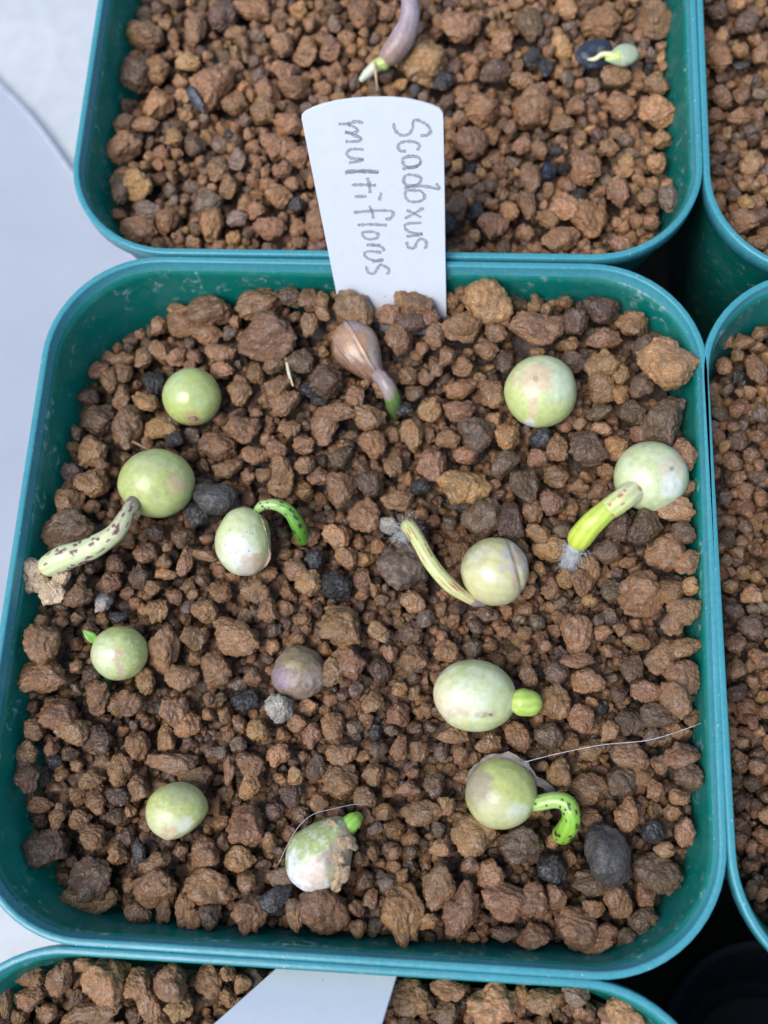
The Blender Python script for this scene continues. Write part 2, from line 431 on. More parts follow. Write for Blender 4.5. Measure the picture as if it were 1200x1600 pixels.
# hand-read granules: crop number -> (origin x, origin y, scale); each is X, Y, W, H, tone
CROPS = {
 3: (0, 400, 2), 4: (600, 400, 2), 5: (0, 900, 2), 6: (600, 900, 2), 1: (0, 0, 2), 2: (600, 0, 2),
 7: (1000, 0, 6), 8: (900, 300, 4), 9: (1040, 900, 7.5), 10: (0, 1300, 4), 11: (900, 1300, 4)}
LM = {
'main': {
3: '''655,145,150,100,b 810,130,150,110,b 912,95,85,65,d 968,135,75,80,b 1010,140,40,70,b 835,250,195,150,b 1105,180,130,130,b 1085,135,60,60,b 645,240,110,80,b 570,215,110,80,b
560,170,70,40,b 500,220,50,60,b 965,215,60,80,b 1010,180,50,50,b 550,315,65,60,o 500,300,70,70,b 450,320,60,70,b 690,305,100,60,b 380,320,90,40,b 310,360,70,60,b 345,390,60,90,b 385,370,60,60,b
380,440,60,80,b 480,395,65,90,k 695,360,80,60,o 455,455,90,60,o 860,340,70,60,b 940,330,90,80,d 1020,385,110,110,d 800,365,60,70,b 750,420,80,100,b 760,545,110,90,b 680,590,125,90,b
400,540,100,140,b 505,535,120,70,o 310,510,110,100,d 290,610,100,100,b 870,410,90,80,b 890,460,100,80,b 1110,440,60,70,b 1000,450,60,35,k 970,420,60,50,k 1015,530,90,130,b 1150,510,110,80,b
1060,490,110,60,b 1165,590,90,90,b 950,590,75,60,o 1065,630,80,70,d 905,540,70,60,b 865,600,70,60,b 800,625,90,60,b 950,655,70,60,b 875,680,90,150,b 710,665,100,60,b 775,690,50,50,b 825,685,55,50,b
1000,690,80,60,b 1065,735,100,110,b 1155,715,90,90,d 285,715,110,90,o 215,790,90,120,b 160,860,180,130,d 620,810,80,80,k 455,930,75,65,b 570,880,70,70,d 690,1050,80,70,b 520,995,70,35,o
800,1050,90,70,b 580,950,50,100,b 515,955,50,50,b 640,935,80,40,b 435,1000,70,80,d 1140,810,100,110,b 1050,880,90,80,o 1080,945,70,70,b 980,950,70,65,k 1050,1030,100,90,k 965,1020,80,80,o
925,980,80,70,b 340,1020,80,70,b 360,960,60,60,b 480,1040,50,50,b 240,1060,100,80,b 540,520,50,40,d 545,575,60,50,k''',
4: '''325,135,160,140,o 100,150,120,90,b 15,185,100,70,b 85,205,110,70,d 140,195,70,70,b 45,260,90,110,b 60,140,60,50,b 240,220,130,100,b 160,250,70,80,b 350,240,70,60,b 480,230,180,110,b 595,205,90,90,d 680,165,120,95,d 775,210,105,85,b
690,255,110,70,b 320,290,80,70,b 200,315,55,60,b 245,345,65,60,b 380,330,60,80,d 480,300,50,30,o 585,330,90,70,d 680,340,110,100,o 580,280,60,50,b 820,280,80,70,d 740,370,60,70,o
740,430,60,70,o 680,410,90,110,b 805,405,70,80,d 870,525,130,150,d 775,490,80,80,d 675,485,90,60,d 95,430,60,55,d 130,380,60,50,o 65,480,55,40,k 145,485,75,75,o 75,375,60,60,b 240,415,110,65,b
340,430,80,100,b 235,485,100,70,b 165,345,50,70,b 120,290,40,50,b 85,560,75,100,o 290,565,120,110,d 200,570,80,60,b 255,620,80,60,b 385,565,80,90,o 490,570,75,65,k 150,655,100,110,b
30,660,60,70,b 380,650,90,90,d 250,720,170,120,o 115,720,60,50,k 480,630,70,60,b 540,600,70,90,b 635,600,120,120,d 725,600,80,80,o 680,540,70,40,o 810,560,80,50,b 940,620,90,100,b
965,720,60,70,b 540,690,80,70,b 610,720,60,50,b 440,720,100,110,d 525,775,80,80,b 465,800,65,75,b 395,830,90,130,d 310,815,130,120,d 40,760,100,70,b 60,975,160,150,m 235,925,70,80,b
480,870,80,60,b 520,915,110,80,o 730,830,80,120,d 700,920,90,80,d 815,840,110,120,d 905,790,130,80,o 935,865,80,70,d 880,925,130,110,b 960,955,90,80,b 640,970,80,80,b 715,1045,80,80,d
800,1040,130,110,b 570,1010,70,60,b 620,1020,80,90,b 520,1040,60,70,b 895,1050,100,80,b 990,1035,60,60,o''',
6: '''90,80,80,70,o 805,60,140,130,b 950,110,110,90,b 900,140,80,90,b 600,180,110,130,o 790,205,90,50,b 865,250,110,115,b 960,225,110,60,b 540,300,80,80,d 640,330,110,80,b 775,290,75,90,d
530,390,105,110,b 450,310,60,70,b 605,265,110,50,b 615,445,80,90,b 735,370,50,50,d 820,360,100,70,b 975,320,120,120,b 910,385,100,120,b 860,430,120,80,d 770,455,100,90,d 710,485,65,65,b
330,520,80,70,o 420,505,80,100,b 220,495,100,60,b 240,560,50,60,b 45,535,60,80,b 110,550,60,60,b 515,500,90,80,d 650,545,90,70,b 770,560,130,90,b 860,590,60,60,b 930,560,120,80,b
550,610,80,90,b 640,665,120,100,b 745,640,100,100,d 810,620,70,70,b 950,620,90,80,d 925,690,65,50,b 850,670,60,70,b 760,745,85,110,b 195,720,60,55,o 120,740,130,80,b 195,235,80,70,b
275,225,70,60,d 155,655,70,80,d 75,665,80,50,b 280,810,140,130,o 175,850,70,50,o 425,840,140,120,d 650,755,80,60,b 845,800,80,70,k 875,855,70,50,o 940,800,60,90,b
525,920,90,90,k 335,930,90,90,b 270,900,60,70,b 170,970,105,140,b 60,1060,135,190,o 240,1040,110,170,b 380,1020,160,110,b 470,1010,100,110,b 535,1000,70,80,b 645,960,120,80,d
855,930,150,130,d 820,995,60,80,b 730,1010,90,110,b 470,1125,110,80,b 375,1120,90,50,d 605,1100,150,130,b 665,1185,120,70,o 700,1115,70,60,b 760,1130,70,60,d 810,1080,100,90,d
858,1120,50,70,b 655,1040,70,50,b 145,1080,60,50,b''',
5: '''135,215,110,130,b 95,310,150,110,b 510,235,105,145,o 740,195,150,110,o 610,195,90,80,b 640,110,85,70,b 490,110,70,80,o 325,85,50,60,g 370,130,60,40,k 675,290,105,110,b 570,320,110,80,b
455,330,65,85,o 790,315,60,60,b 1065,155,140,130,b 700,145,80,40,b 835,105,60,80,b 1085,265,120,100,b 1035,300,80,90,b 545,425,90,100,o 590,465,80,80,o 805,480,75,70,o 770,390,90,70,k
395,400,110,80,b 305,380,80,110,b 185,435,130,110,b 225,490,110,80,b 105,480,70,70,b 55,550,70,80,b 85,625,80,110,d 310,510,90,90,d 430,530,80,90,b 520,500,60,90,b 325,580,60,45,b
375,605,80,100,b 535,590,160,70,b 610,630,100,85,b 285,640,90,50,b 300,705,70,80,b 250,760,80,60,b 125,715,90,50,b 180,750,50,80,b 370,690,80,60,d 430,660,70,80,b 780,590,100,75,b
870,560,75,75,o 780,650,70,90,o 715,610,40,90,b 925,625,50,60,o 990,600,70,80,d 1040,470,80,90,b 975,500,60,80,b 1065,640,120,110,b 1165,395,70,70,o 930,460,60,60,b 1070,560,100,70,b
770,780,120,130,b 910,690,60,70,d 1000,710,60,60,b 145,850,140,120,d 285,945,145,130,d 290,815,90,80,b 435,860,50,80,k 485,975,145,120,b 485,895,100,60,b 640,860,95,95,b 695,835,50,60,b
750,885,105,80,o 655,980,180,120,b 770,960,60,60,b 885,935,100,80,m 855,1010,115,100,k 780,1060,110,120,b 275,1060,185,100,o 430,1060,90,60,b 510,1075,50,80,b 575,1070,70,110,b
655,1085,70,80,d 600,1115,70,60,o 1010,1040,160,150,b 925,1060,60,100,b 1115,1110,60,60,b 1180,170,60,60,o 1165,620,70,70,b 1140,690,80,70,b'''},
'top': {
1: '''400,100,80,80,b 470,105,90,90,b 385,225,110,120,d 490,215,90,90,b 495,320,95,110,o 385,385,60,70,b 380,460,110,100,b 455,385,90,45,b 420,435,60,70,d 420,575,120,95,o 375,590,60,110,d
465,655,90,65,m 430,720,120,90,b 520,690,70,80,b 660,270,140,150,b 735,325,80,90,b 695,50,90,100,d 610,90,70,100,b 790,30,120,80,b 735,100,70,40,b 955,160,80,90,b 1030,150,70,80,b
880,140,70,80,b 890,230,60,80,b 820,345,80,80,b 900,385,90,80,b 870,455,110,90,b 930,490,70,70,b 605,460,70,60,d 680,530,70,80,b 740,495,60,70,m 710,580,60,80,b 590,190,75,60,o
660,700,70,110,o 650,630,90,80,m 870,610,90,80,b 840,715,110,70,b 800,660,60,60,b 740,680,70,50,m 990,700,80,110,b 925,640,55,50,k 880,530,60,60,b 545,430,60,60,b 1130,40,90,110,b 920,270,100,80,b''',
2: '''125,195,150,150,o 240,90,130,100,b 455,80,90,110,d 680,70,120,100,b 570,25,70,60,o 900,60,100,130,b 370,130,70,80,b 185,260,70,60,k 350,220,100,80,d 460,180,55,70,k 505,215,50,65,k
430,250,80,60,b 305,340,110,110,b 460,340,120,120,b 250,310,60,60,b 725,240,100,70,b 600,330,60,60,b 740,330,100,90,b 555,390,80,60,b 395,400,40,50,b 270,450,110,100,b 430,460,60,60,b
485,470,50,55,b 455,560,70,100,b 630,520,90,110,b 850,270,80,60,b 870,350,110,90,o 890,435,70,70,b 750,535,55,40,o 700,460,60,60,b 390,660,60,60,o 445,640,60,100,b 340,700,100,90,b
220,650,80,80,b 290,660,50,60,k 560,650,90,90,o 640,690,120,130,b 520,690,60,60,b 550,750,120,80,b 850,510,60,60,o 890,620,60,90,m 820,620,60,60,b 730,600,70,90,b 740,770,80,60,b 200,690,50,80,k'''},
'rt': {
7: '''740,100,220,180,d 1000,200,200,200,m 770,330,130,160,o 740,540,250,220,b 940,470,160,170,o 950,620,150,90,k 1130,500,140,200,b 760,900,180,220,b 950,880,170,240,b 950,40,100,100,o
940,1080,220,170,b 1130,880,150,100,m''',
8: '1040,190,200,170,b 1130,320,130,100,b 1160,150,100,120,d'},
'rm': {
8: '970,900,100,100,b 1070,910,160,110,b 950,1060,100,110,o 1040,1130,80,90,k 1150,1080,120,200,b 1040,1000,80,70,b',
9: '''1010,150,250,230,o 800,350,240,180,d 980,540,330,300,d 810,720,260,230,b 820,1020,240,270,b 970,980,120,170,b 1080,900,260,250,b 760,60,190,160,o'''},
'bot': {
10: '''200,880,180,170,b 190,1040,190,160,b 380,910,160,220,b 650,950,280,290,o 530,830,140,90,b 870,950,180,200,b 1070,930,220,220,b 310,1130,110,110,b 600,1130,330,130,b 30,1050,90,200,b
940,1080,150,200,b 1120,1110,180,150,o''',
6: '90,1300,140,120,b 200,1285,110,60,b 340,1330,160,130,o 430,1300,60,60,b 500,1330,120,80,b 600,1310,90,60,m 700,1375,60,50,b',
11: '300,1120,280,220,o'}}

def g2(x, y, cx, cy, s): return math.exp(-((x-cx)**2+(y-cy)**2)/(2*s*s))
def surf(pot, x, y):
    """soil height in pot coordinates"""
    n = .8*mn.noise(Vector((x*.09, y*.09, hash_[pot])))+1.0*mn.noise(Vector((x*.22, y*.22, hash_[pot]+5)))
    if pot == 'main':
        z = -7.9+.03*x+.022*y-4.0*g2(x, y, -42, 42, 11)-2.0*g2(x, y, -43, -43, 9)-1.5*g2(x, y, 42, -43, 8)+1.3*g2(x, y, 0, 42, 13)+.7
        z += 4.8*math.exp(-((x+45)/8)**2/2-((y+8)/19)**2/2)+3.0*math.exp(-((x-45)/8)**2/2-((y+3)/26)**2/2)+3.0*math.exp(-((y+45)/8)**2/2)*math.exp(-(x/30)**4)+1.6*math.exp(-((y-45)/7)**2/2)*math.exp(-((x-8)/30)**4)
        for px, py, d, s in ((690, 845, 2.6, 3), (905, 890, 2.5, 3.5), (470, 800, 2.0, 3), (900, 1310, 2, 3), (615, 650, 1.5, 2.5)):
            p = at(px, py, -8); z -= d*g2(x, y, p[0], p[1], s)
        return z+n
    return {'top': -7.6, 'rt': -7.0, 'rm': -7.8, 'bot': -6.4}[pot]+n
hash_ = {'main': 1.3, 'top': 7.7, 'rt': 12.1, 'rm': 20.5, 'bot': 31.9}

# seeds and other things that displace granules: photo pixel, radius px, centre height
SEEDS = {
 'glossy': (300, 620, 45, -5.6), 'olive': (245, 755, 56, -4.6), 'egg': (382, 846, 47, -5.2), 'brown': (565, 555, 38, -4.6), 'tan': (845, 612, 56, -4.4),
 'pale': (1017, 745, 57, -3.2), 'cream': (773, 893, 53, -4.8), 'small': (187, 1020, 43, -6.0), 'mauve': (468, 1053, 42, -7.8),
 'oval': (742, 1087, 58, -4.6), 'husk': (783, 1240, 54, -5.0), 'lone': (277, 1268, 46, -5.8), 'crust': (503, 1333, 55, -5.4)}
TOPTHINGS = {'a': (615, 80, 16, -6.5), 'b': (935, 85, 26, -7), 'c': (980, 87, 14, -6)}

SOIL = {
 'main': 'loose brown baked clay granules in the middle pot around the green seeds',
 'top': 'loose brown baked clay granules in the pot behind the written label',
 'rt': 'brown baked clay granules in the pot at the upper right corner',
 'rm': 'brown baked clay granules in the pot right of the middle pot',
 'bot': 'coarse brown baked clay granules in the bottom pot by the blank label'}
VIEW = {'main': None, 'top': (-50, 50, -50, 13), 'rt': (-50, -18, -50, 14), 'rm': (-50, -22, -50, 50), 'bot': (-50, 50, 22, 50)}

WET = {'main': .88, 'top': 1.12, 'rt': 1.0, 'rm': .9, 'bot': 1.0}      # how damp (dark) the clay of each pot is
def build_soil(key):
    ox, oy, oz, rot, _ = POTS[key]
    cr, sr = math.cos(rot), math.sin(rot)
    G = .25; N = int(92/G); X0 = -46.
    def inside(x, y, z, r):
        h = HALF-1.05+z*TAP-r; rc = 14.2-r
        qx, qy = max(abs(x)-h+rc, 0), max(abs(y)-h+rc, 0)
        return abs(x) < h and abs(y) < h and qx*qx+qy*qy < rc*rc
    H = np.full((N, N), -99.); ID = np.full((N, N), -1, int)
    gx = X0+(np.arange(N)+.5)*G
    low = np.array([[surf(key, x, y) for x in gx[::8]] for y in gx[::8]])
    S_ = np.repeat(np.repeat(low, 8, 0), 8, 1)[:N, :N]
    H = S_-4.6
    spheres = []
    def put(x, y, z, rx, ry, rz, idx):
        i0, i1 = int((x-rx-X0)/G), int((x+rx-X0)/G)+2; j0, j1 = int((y-ry-X0)/G), int((y+ry-X0)/G)+2
        i0, j0 = max(i0, 0), max(j0, 0); i1, j1 = min(i1, N), min(j1, N)
        if i0 >= i1 or j0 >= j1: return
        q = 1-((gx[None, i0:i1]-x)/rx)**2-((gx[j0:j1, None]-y)/ry)**2
        t = np.where(q > 0, z+rz*np.sqrt(np.maximum(q, 0)), -99)
        sub = H[j0:j1, i0:i1]; m = t > sub
        sub[m] = t[m]; ID[j0:j1, i0:i1][m] = idx
    items = []           # x, y, z, sx, sy, sz, tone, rotmode
    blocks = SEEDS if key == 'main' else (TOPTHINGS if key == 'top' else {})
    for (px, py, r, z) in blocks.values():
        p = at(px, py, z); rr = r*mmpx(p); lx, ly = p[0]-ox, p[1]-oy
        put(lx, ly, z+.2, rr*.84, rr*.84, rr*.8, -5)
    if key == 'main':
        for px, py, w_, h_, z in EXTRA_BLOCK:
            p = at(px, py, z); s = mmpx(p)
            put(p[0]-ox, p[1]-oy, z, w_*s/2, h_*s/2, min(w_, h_)*s/2, -5)
    for crop, txt in LM.get(key, {}).items():
        cx, cy, sc = CROPS[crop]
        for t in txt.split():
            X, Y, W, Hh, tone = t.split(','); X, Y, W, Hh = map(float, (X, Y, W, Hh))
            px, py, wp, hp = cx+X/sc, cy+Y/sc, W/sc, Hh/sc
            p = at(px, py, -8); s = mmpx(p); sx, sy = wp*s/2, hp*s/2/.97
            lx, ly = p[0]-ox, p[1]-oy
            zz = surf(key, max(-42, min(42, lx)), max(-42, min(42, ly))); sz = min(sx, sy)*.92
            z = zz-sz*.02+rng.uniform(-.35, .45)
            for _ in range(3):
                p = at(px, py, z); s = mmpx(p)
            sx, sy = wp*s/2*1.04, hp*s/2*1.06
            lx, ly = p[0]-ox, p[1]-oy
            h = HALF-1.05+z*TAP
            lx = max(-h+sx*.85, min(h-sx*.85, lx)); ly = max(-h+sy*.85, min(h-sy*.85, ly))
            items.append([lx, ly, z, sx, sy, sz, tone, 0]); put(lx, ly, z, sx*.9, sy*.9, sz*.9, len(items)-1)
    nl = len(items)
    vb = VIEW[key]; fails = 0
    r2 = np.random.default_rng(int(hash_[key]*10))
    x0, x1, y0, y1 = vb or (-46, 46, -46, 46)
    area = (x1-x0)*(y1-y0)
    coarse = 1.35 if key == 'bot' else 1.0
    while fails < 260 and len(items) < 9000:
        r = float(np.clip(np.exp(r2.normal(.02, .22)), .68, 1.9))*coarse
        best = None
        for _ in range(9):
            x = r2.uniform(x0, x1); y = r2.uniform(y0, y1)
            i, j = int((x-X0)/G), int((y-X0)/G)
            if not (0 <= i < N and 0 <= j < N): continue
            sz_ = S_[j, i]
            if not inside(x, y, sz_, r*.9): continue
            k = int(r/G)
            i0, i1, j0, j1 = max(i-k, 0), min(i+k+1, N), max(j-k, 0), min(j+k+1, N)
            d2 = (gx[None, i0:i1]-x)**2+(gx[j0:j1, None]-y)**2
            z = float(np.max(np.where(d2 < r*r, H[j0:j1, i0:i1]+np.sqrt(np.maximum(r*r-d2, 0)), -99)))*1.0-r*.12
            sc_ = z-sz_
            if best is None or sc_ < best[0]: best = (sc_, x, y, z)
        if best and key == 'main' and -8 < best[1] < 12 and abs(best[2]-(43.25+.6*best[3])) < r*1.15: fails += .3; continue
        if best is None or best[0] > -.15-r*.45: fails += 1; continue
        fails = max(0, fails-4)
        _, x, y, z = best
        a = r2.uniform(.82, 1.25, 3); a /= a.prod()**(1/3)
        u = r2.uniform()
        tone = 'b' if u < .58 else 'd' if u < .76 else 'o' if u < .88 else 'k' if u < .91 else 'm'
        items.append([x, y, z, *(r*a*1.08), tone, 1]); put(x, y, z, r, r, r, len(items)-1)
    for _ in range(1500):                             # small grains that slipped down into the gaps
        jj, ii = np.nonzero(H[::2, ::2] < S_[::2, ::2]-3.0)
        if len(jj) < 30: break
        k = r2.integers(len(jj), size=12)
        for j, i in zip(jj[k]*2, ii[k]*2):
            x, y = gx[i], gx[j]; r = r2.uniform(.5, .95)
            if vb and not (x0 < x < x1 and y0 < y < y1): continue
            if H[j, i] > S_[j, i]-2.8 or not inside(x, y, S_[j, i]-3, .4): H[j, i] = max(H[j, i], S_[j, i]-2.9); continue
            z = H[j, i]+r*.55
            items.append([x, y, z, *(r*r2.uniform(.85, 1.2, 3)), 'd' if r2.uniform() < .45 else 'b', 1]); put(x, y, z, r, r, r, len(items)-1)
    cnt = np.bincount(ID[ID >= 0].ravel(), minlength=len(items))
    e = empty('soil_bed', (ox, oy, oz-60), SOIL[key], 'soil', 'baked clay soil filling the pots')
    e.rotation_euler.z = rot
    order = np.argsort(-cnt)
    nind = {'main': 300, 'top': 300, 'rt': 110, 'rm': 170, 'bot': 170}[key]
    ind = set(int(i) for i in order[:nind])
    # joined remainder
    AV, AF, AC = [], [], []; base = 0
    for i, (x, y, z, sx, sy, sz, tone, mode) in enumerate(items):
        c = tint(tone)*WET[key]
        if i in ind:
            o = link('granule', hiV[int(rng.integers(NV))], e)
            o.location = (x, y, z+60); o.scale = (sx, sy, sz)
            if mode: o.rotation_euler = tuple(rng.uniform(0, 6.28, 3))
            else: o.rotation_euler = (0, 0, float(rng.integers(0, 2))*math.pi+rng.uniform(-.25, .25))
            o.color = (*c, 1)
            continue
        vis = cnt[i]
        if vis == 0 and z < S_[min(max(int((y-X0)/G), 0), N-1), min(max(int((x-X0)/G), 0), N-1)]-1.6: continue
        lib = midS if (vis > 22) else loS if vis > 2 else tinyS
        P, F = lib[int(rng.integers(len(lib)))]
        P = P*np.array([sx, sy, sz])
        if mode: P = P@np.array(Euler(tuple(rng.uniform(0, 6.28, 3))).to_matrix()).T
        AV.append(P+np.array([x, y, z+60])); AF.append(F+base); base += len(P); AC.append(np.tile(c, (len(P), 1)))
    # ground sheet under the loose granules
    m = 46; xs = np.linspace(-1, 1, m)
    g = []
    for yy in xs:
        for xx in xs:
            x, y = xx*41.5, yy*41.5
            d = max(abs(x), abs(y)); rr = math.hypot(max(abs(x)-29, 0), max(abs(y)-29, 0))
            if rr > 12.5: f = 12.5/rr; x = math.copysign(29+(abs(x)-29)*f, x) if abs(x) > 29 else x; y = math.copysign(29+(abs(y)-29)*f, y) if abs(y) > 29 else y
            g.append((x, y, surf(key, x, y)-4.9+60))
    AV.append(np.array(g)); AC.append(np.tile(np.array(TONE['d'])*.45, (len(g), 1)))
    q = []
    for a in range(m-1):
        for b in range(m-1):
            k = base+a*m+b; q += [(k, k+1, k+m+1), (k, k+m+1, k+m)]
    AF.append(np.array(q))
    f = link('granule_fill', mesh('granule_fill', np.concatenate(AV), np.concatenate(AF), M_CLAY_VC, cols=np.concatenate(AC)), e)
    f['kind'] = 'stuff'
    print(key, 'landmarks', nl, 'items', len(items), 'visible', int((cnt > 0).sum()), 'tris', len(f.data.polygons))

# things among the granules read one by one: px, py, w, h (px), height, tone, label
STONES = [
 (435, 1107, 45, 46, -6.2, 'g', 'pebble', 'pale grey pebble against the lower left of the brown shrivelled seed', 'pebble', 'main'),
 (608, 820, 33, 30, -7.4, 'g', 'pebble', 'small grey pebble beside the hairy tip of the yellow sprout', 'pebble', 'main'),
 (336, 779, 74, 54, -5.6, 'k', 'charcoal_lump', 'oblong black porous lump between two green seeds on the left', 'stone', 'main'),
 (952, 1335, 80, 100, -5.0, 'k', 'charcoal_lump', 'large glossy black lump below the hooked green sprout', 'stone', 'main'),
 (1042, 570, 100, 84, -2.4, 'o', 'clay_clod', 'large orange brown clod resting against the right wall by the rim', 'clod', 'main'),
 (596, 993, 26, 24, -7.2, 't', 'pebble', 'small sandy yellow pebble near the centre of the middle pot', 'pebble', 'main'),
 (857, 266, 24, 30, -7.0, 'n', 'black_seed', 'small shiny blue black seed in the upper pot right of the label', 'seed', 'top'),
]
TONE['t'] = (.42, .30, .17); TONE['n'] = (.018, .024, .045)
EXTRA_BLOCK = [(s[0], s[1], s[2]*.9, s[3]*.9, s[4]) for s in STONES if s[9] == 'main']
EXTRA_BLOCK += [(620, 628, 26, 40, -7.5), (130, 850, 60, 40, -4.6), (75, 890, 40, 40, -4), (455, 800, 50, 30, -6.2), (680, 880, 40, 90, -6.5), (930, 810, 60, 60, -5), (880, 1275, 40, 50, -6), (825, 1097, 36, 40, -5.5), (65, 915, 70, 60, -4.5)]
TOPTHINGS['s'] = (857, 266, 12, -7.0)
for k in ('main', 'top', 'rt', 'rm', 'bot'): build_soil(k)
for i, (px, py, w_, h_, z, tone, nm, lab, cat, _) in enumerate(STONES):
    p = at(px, py, z); s = mmpx(p)
    P, F = granule_shape(903+i*7, 4, 2 if tone == 'o' else -1)
    if tone == 'k': P = P/np.linalg.norm(P, axis=1)[:, None]*.35+P*.65
    P = P*np.array([w_*s/2, h_*s/2, min(w_, h_)*s*.46])
    o = tag(link(nm, mesh(nm, P, F, M_CLAY_OBJ), None, p), lab, cat); o.color = (*[q*(1.7 if tone == 'k' else 1) for q in TONE[tone]], 1)

# ---------------------------------------------------------------- seeds
def L(px, py, z):
    return at(px, py, z)
def blob(name, parent, c, rx, ry, rz, mat, base, ang=0.0, n=5, deform=None, paint=None, seed=1., lump=.024):
    """rounded body centred on c, axes along picture right / up / towards; ang turns it in the picture plane"""
    D, F = ico(n)
    s = 1+lump*nz(D, 1.2, seed, 3)
    P = D*s[:, None]
    if deform: P = deform(P, D)
    P = P*np.array([rx, ry, rz])
    ca, sa = math.cos(ang), math.sin(ang)
    P = P@np.array([[ca, sa, 0], [-sa, ca, 0], [0, 0, 1]])
    Dr = D@np.array([[ca, sa, 0], [-sa, ca, 0], [0, 0, 1]])
    cols = np.tile(np.array(base, float), (len(D), 1))
    if paint: cols = paint(D if False else Dr, cols, seed)
    if mat in (M_SEED, M_SEED_GLOSS): cols = cols*.87+np.array((.66, .69, .40))*.13
    W = P@np.array([RIGHT, UP, TOW])
    off = np.asarray(c)-np.array(parent.location if parent is not None else (0, 0, 0))
    return link(name, mesh(name, W, F, mat, cols=np.clip(cols, 0, 1)), parent, off)
def patch(cols, D, u, v, size, col, k=1.0, seed=0., soft=.35, ns=3., na=.35, stretch=(1, 1)):
    """stain of colour col round the picture position (u right, v up) on a unit body"""
    d = np.hypot((D[:, 0]-u)/stretch[0], (D[:, 1]-v)/stretch[1])/size
    d = np.where(D[:, 2] < -.15, 9, d)
    d = d+na*nz(D, ns, seed, 4)
    m = np.clip((1-sstep(1-soft, 1+soft, d))*k*1.25, 0, 1)
    return cols*(1-m[:, None])+np.array(col)*m[:, None]
def mottle(cols, D, col, lo, hi, s, seed, k=1.0):
    m = sstep(lo, hi, nz(D, s, seed, 4))*k
    return cols*(1-m[:, None])+np.array(col)*m[:, None]
def streaks(cols, D, col, ang, s, seed, k=.5):
    ca, sa = math.cos(ang), math.sin(ang)
    Q = np.stack([D[:, 0]*ca+D[:, 1]*sa, (-D[:, 0]*sa+D[:, 1]*ca)*.25, D[:, 2]*.5], 1)
    return mottle(cols, Q, col, .05, .35, s, seed, k)
def specks(cols, D, col, pts, r):
    for u, v in pts:
        m = (np.hypot(D[:, 0]-u, D[:, 1]-v) < r*random.uniform(.6, 1.2)) & (D[:, 2] > 0)
        cols[m] = col
    return cols
def sprout(name, parent, path, rad, mat, colf, seg=40, samples=150):
    V_, F_, TA = tube(path, rad, seg, samples=samples)
    V_ = V_-np.array(parent.location); cols = colf(V_, TA)
    return link(name, mesh(name, V_, F_, mat, cols=np.clip(cols, 0, 1)), parent)
def spotted(base, spot, n, seed, t0=0., t1=1., length=.035, width=.22, base2=None, blendt=None):
    def f(V_, TA):
        r_ = np.random.default_rng(seed); t, a = TA[:, 0], TA[:, 1]
        cols = np.tile(np.array(base, float), (len(V_), 1))
        if base2 is not None:
            m = sstep(blendt[0], blendt[1], t+.05*np.sin(a*2))[:, None]; cols = cols*(1-m)+np.array(base2)*m
        cols *= (1+.12*np.sin(a*9+t*5))[:, None]
        wob = nz(V_, 2.2, seed, 3)
        for _ in range(n):
            tc = r_.uniform(t0, t1); ac = r_.uniform(0, 6.28); L_ = length*r_.uniform(.5, 1.4); W_ = width*r_.uniform(.5, 1.3)
            da = (a-ac+math.pi) % (2*math.pi)-math.pi
            d = ((t-tc)/L_)**2+(da/W_)**2+wob*.8
            m = (1-sstep(.6, 1.15, d))[:, None]; cols = cols*(1-m)+np.array(spot)*m
        return cols
    return f
def hairs(name, parent, c, n, length, spread, mat, seed, dirv=(0, 0, 0), r=.03, r0=.8):
    r_ = np.random.default_rng(seed); V_, F_ = [], []
    for _ in range(n):
        d = r_.normal(size=3)*spread+np.array(dirv); d /= np.linalg.norm(d)
        p = np.asarray(c)+r_.normal(size=3)*r0*np.array([1, 1, .5])*.6; l_ = length*r_.uniform(.5, 1.2)
        bend = r_.normal(size=3)*.35
        pts = [p+d*l_*t+bend*l_*t*t for t in (0, .33, .66, 1)]
        s = np.cross(d, (0, 0, 1)); s /= np.linalg.norm(s)+1e-6; u = np.cross(s, d)
        b = len(V_)
        for k, q in enumerate(pts):
            rr = r*(1-k/3.6)
            V_ += [q+s*rr, q-s*rr*.5+u*rr*.87, q-s*rr*.5-u*rr*.87]
        for k in range(3):
            for j in range(3): F_.append((b+k*3+j, b+k*3+(j+1) % 3, b+k*3+3+(j+1) % 3, b+k*3+3+j))
    o = link(name, mesh(name, np.array(V_)-np.array(parent.location), F_, mat), parent)
    return o
def seed_root(key, label, name='sprouting_seed'):
    px, py, r, z = SEEDS[key]; c = at(px, py, z); e = empty(name, c-np.array([0, 0, r*mmpx(c)]), label, 'seed', 'round seeds laid on the soil of the middle pot')
    return e, c, mmpx(c)

GREEN = (.40, .46, .13); PALEG = (.52, .58, .33); WHITE = (.68, .72, .66); TAN = (.58, .42, .26); OLIVE = (.36, .42, .11)
WHT = (.72, .76, .74); PINK = (.55, .33, .25)

# 1 glossy green ball with a brown eye
e, c, s = seed_root('glossy', 'glossy smooth green seed with a brown eye at its base, nearest the upper left corner', 'round_seed')
def p1(D, C, sd_):
    C = mottle(C, D, (.46, .55, .24), -.1, .5, 1.2, 3, .8)
    C = patch(C, D, .1, -.8, .24, (.50, .36, .15), .8, 4)
    C = patch(C, D, -.45, .35, .5, (.42, .52, .24), .5, 5)
    return C
blob('seed_coat', e, c, 45.5*s, 45*s, 42*s, M_SEED_GLOSS, (.43, .50, .13), paint=p1, seed=1.)
q = c+(RIGHT*.12-UP*.80+TOW*.585)*44.5*s
blob('scar', e, q, 6.6*s, 4.8*s, 2.2*s, M_CORK, (.30, .19, .12), n=3, paint=lambda D, C, z_: patch(C, D, 0, 0, .75, (.42, .28, .18), 1, 1))

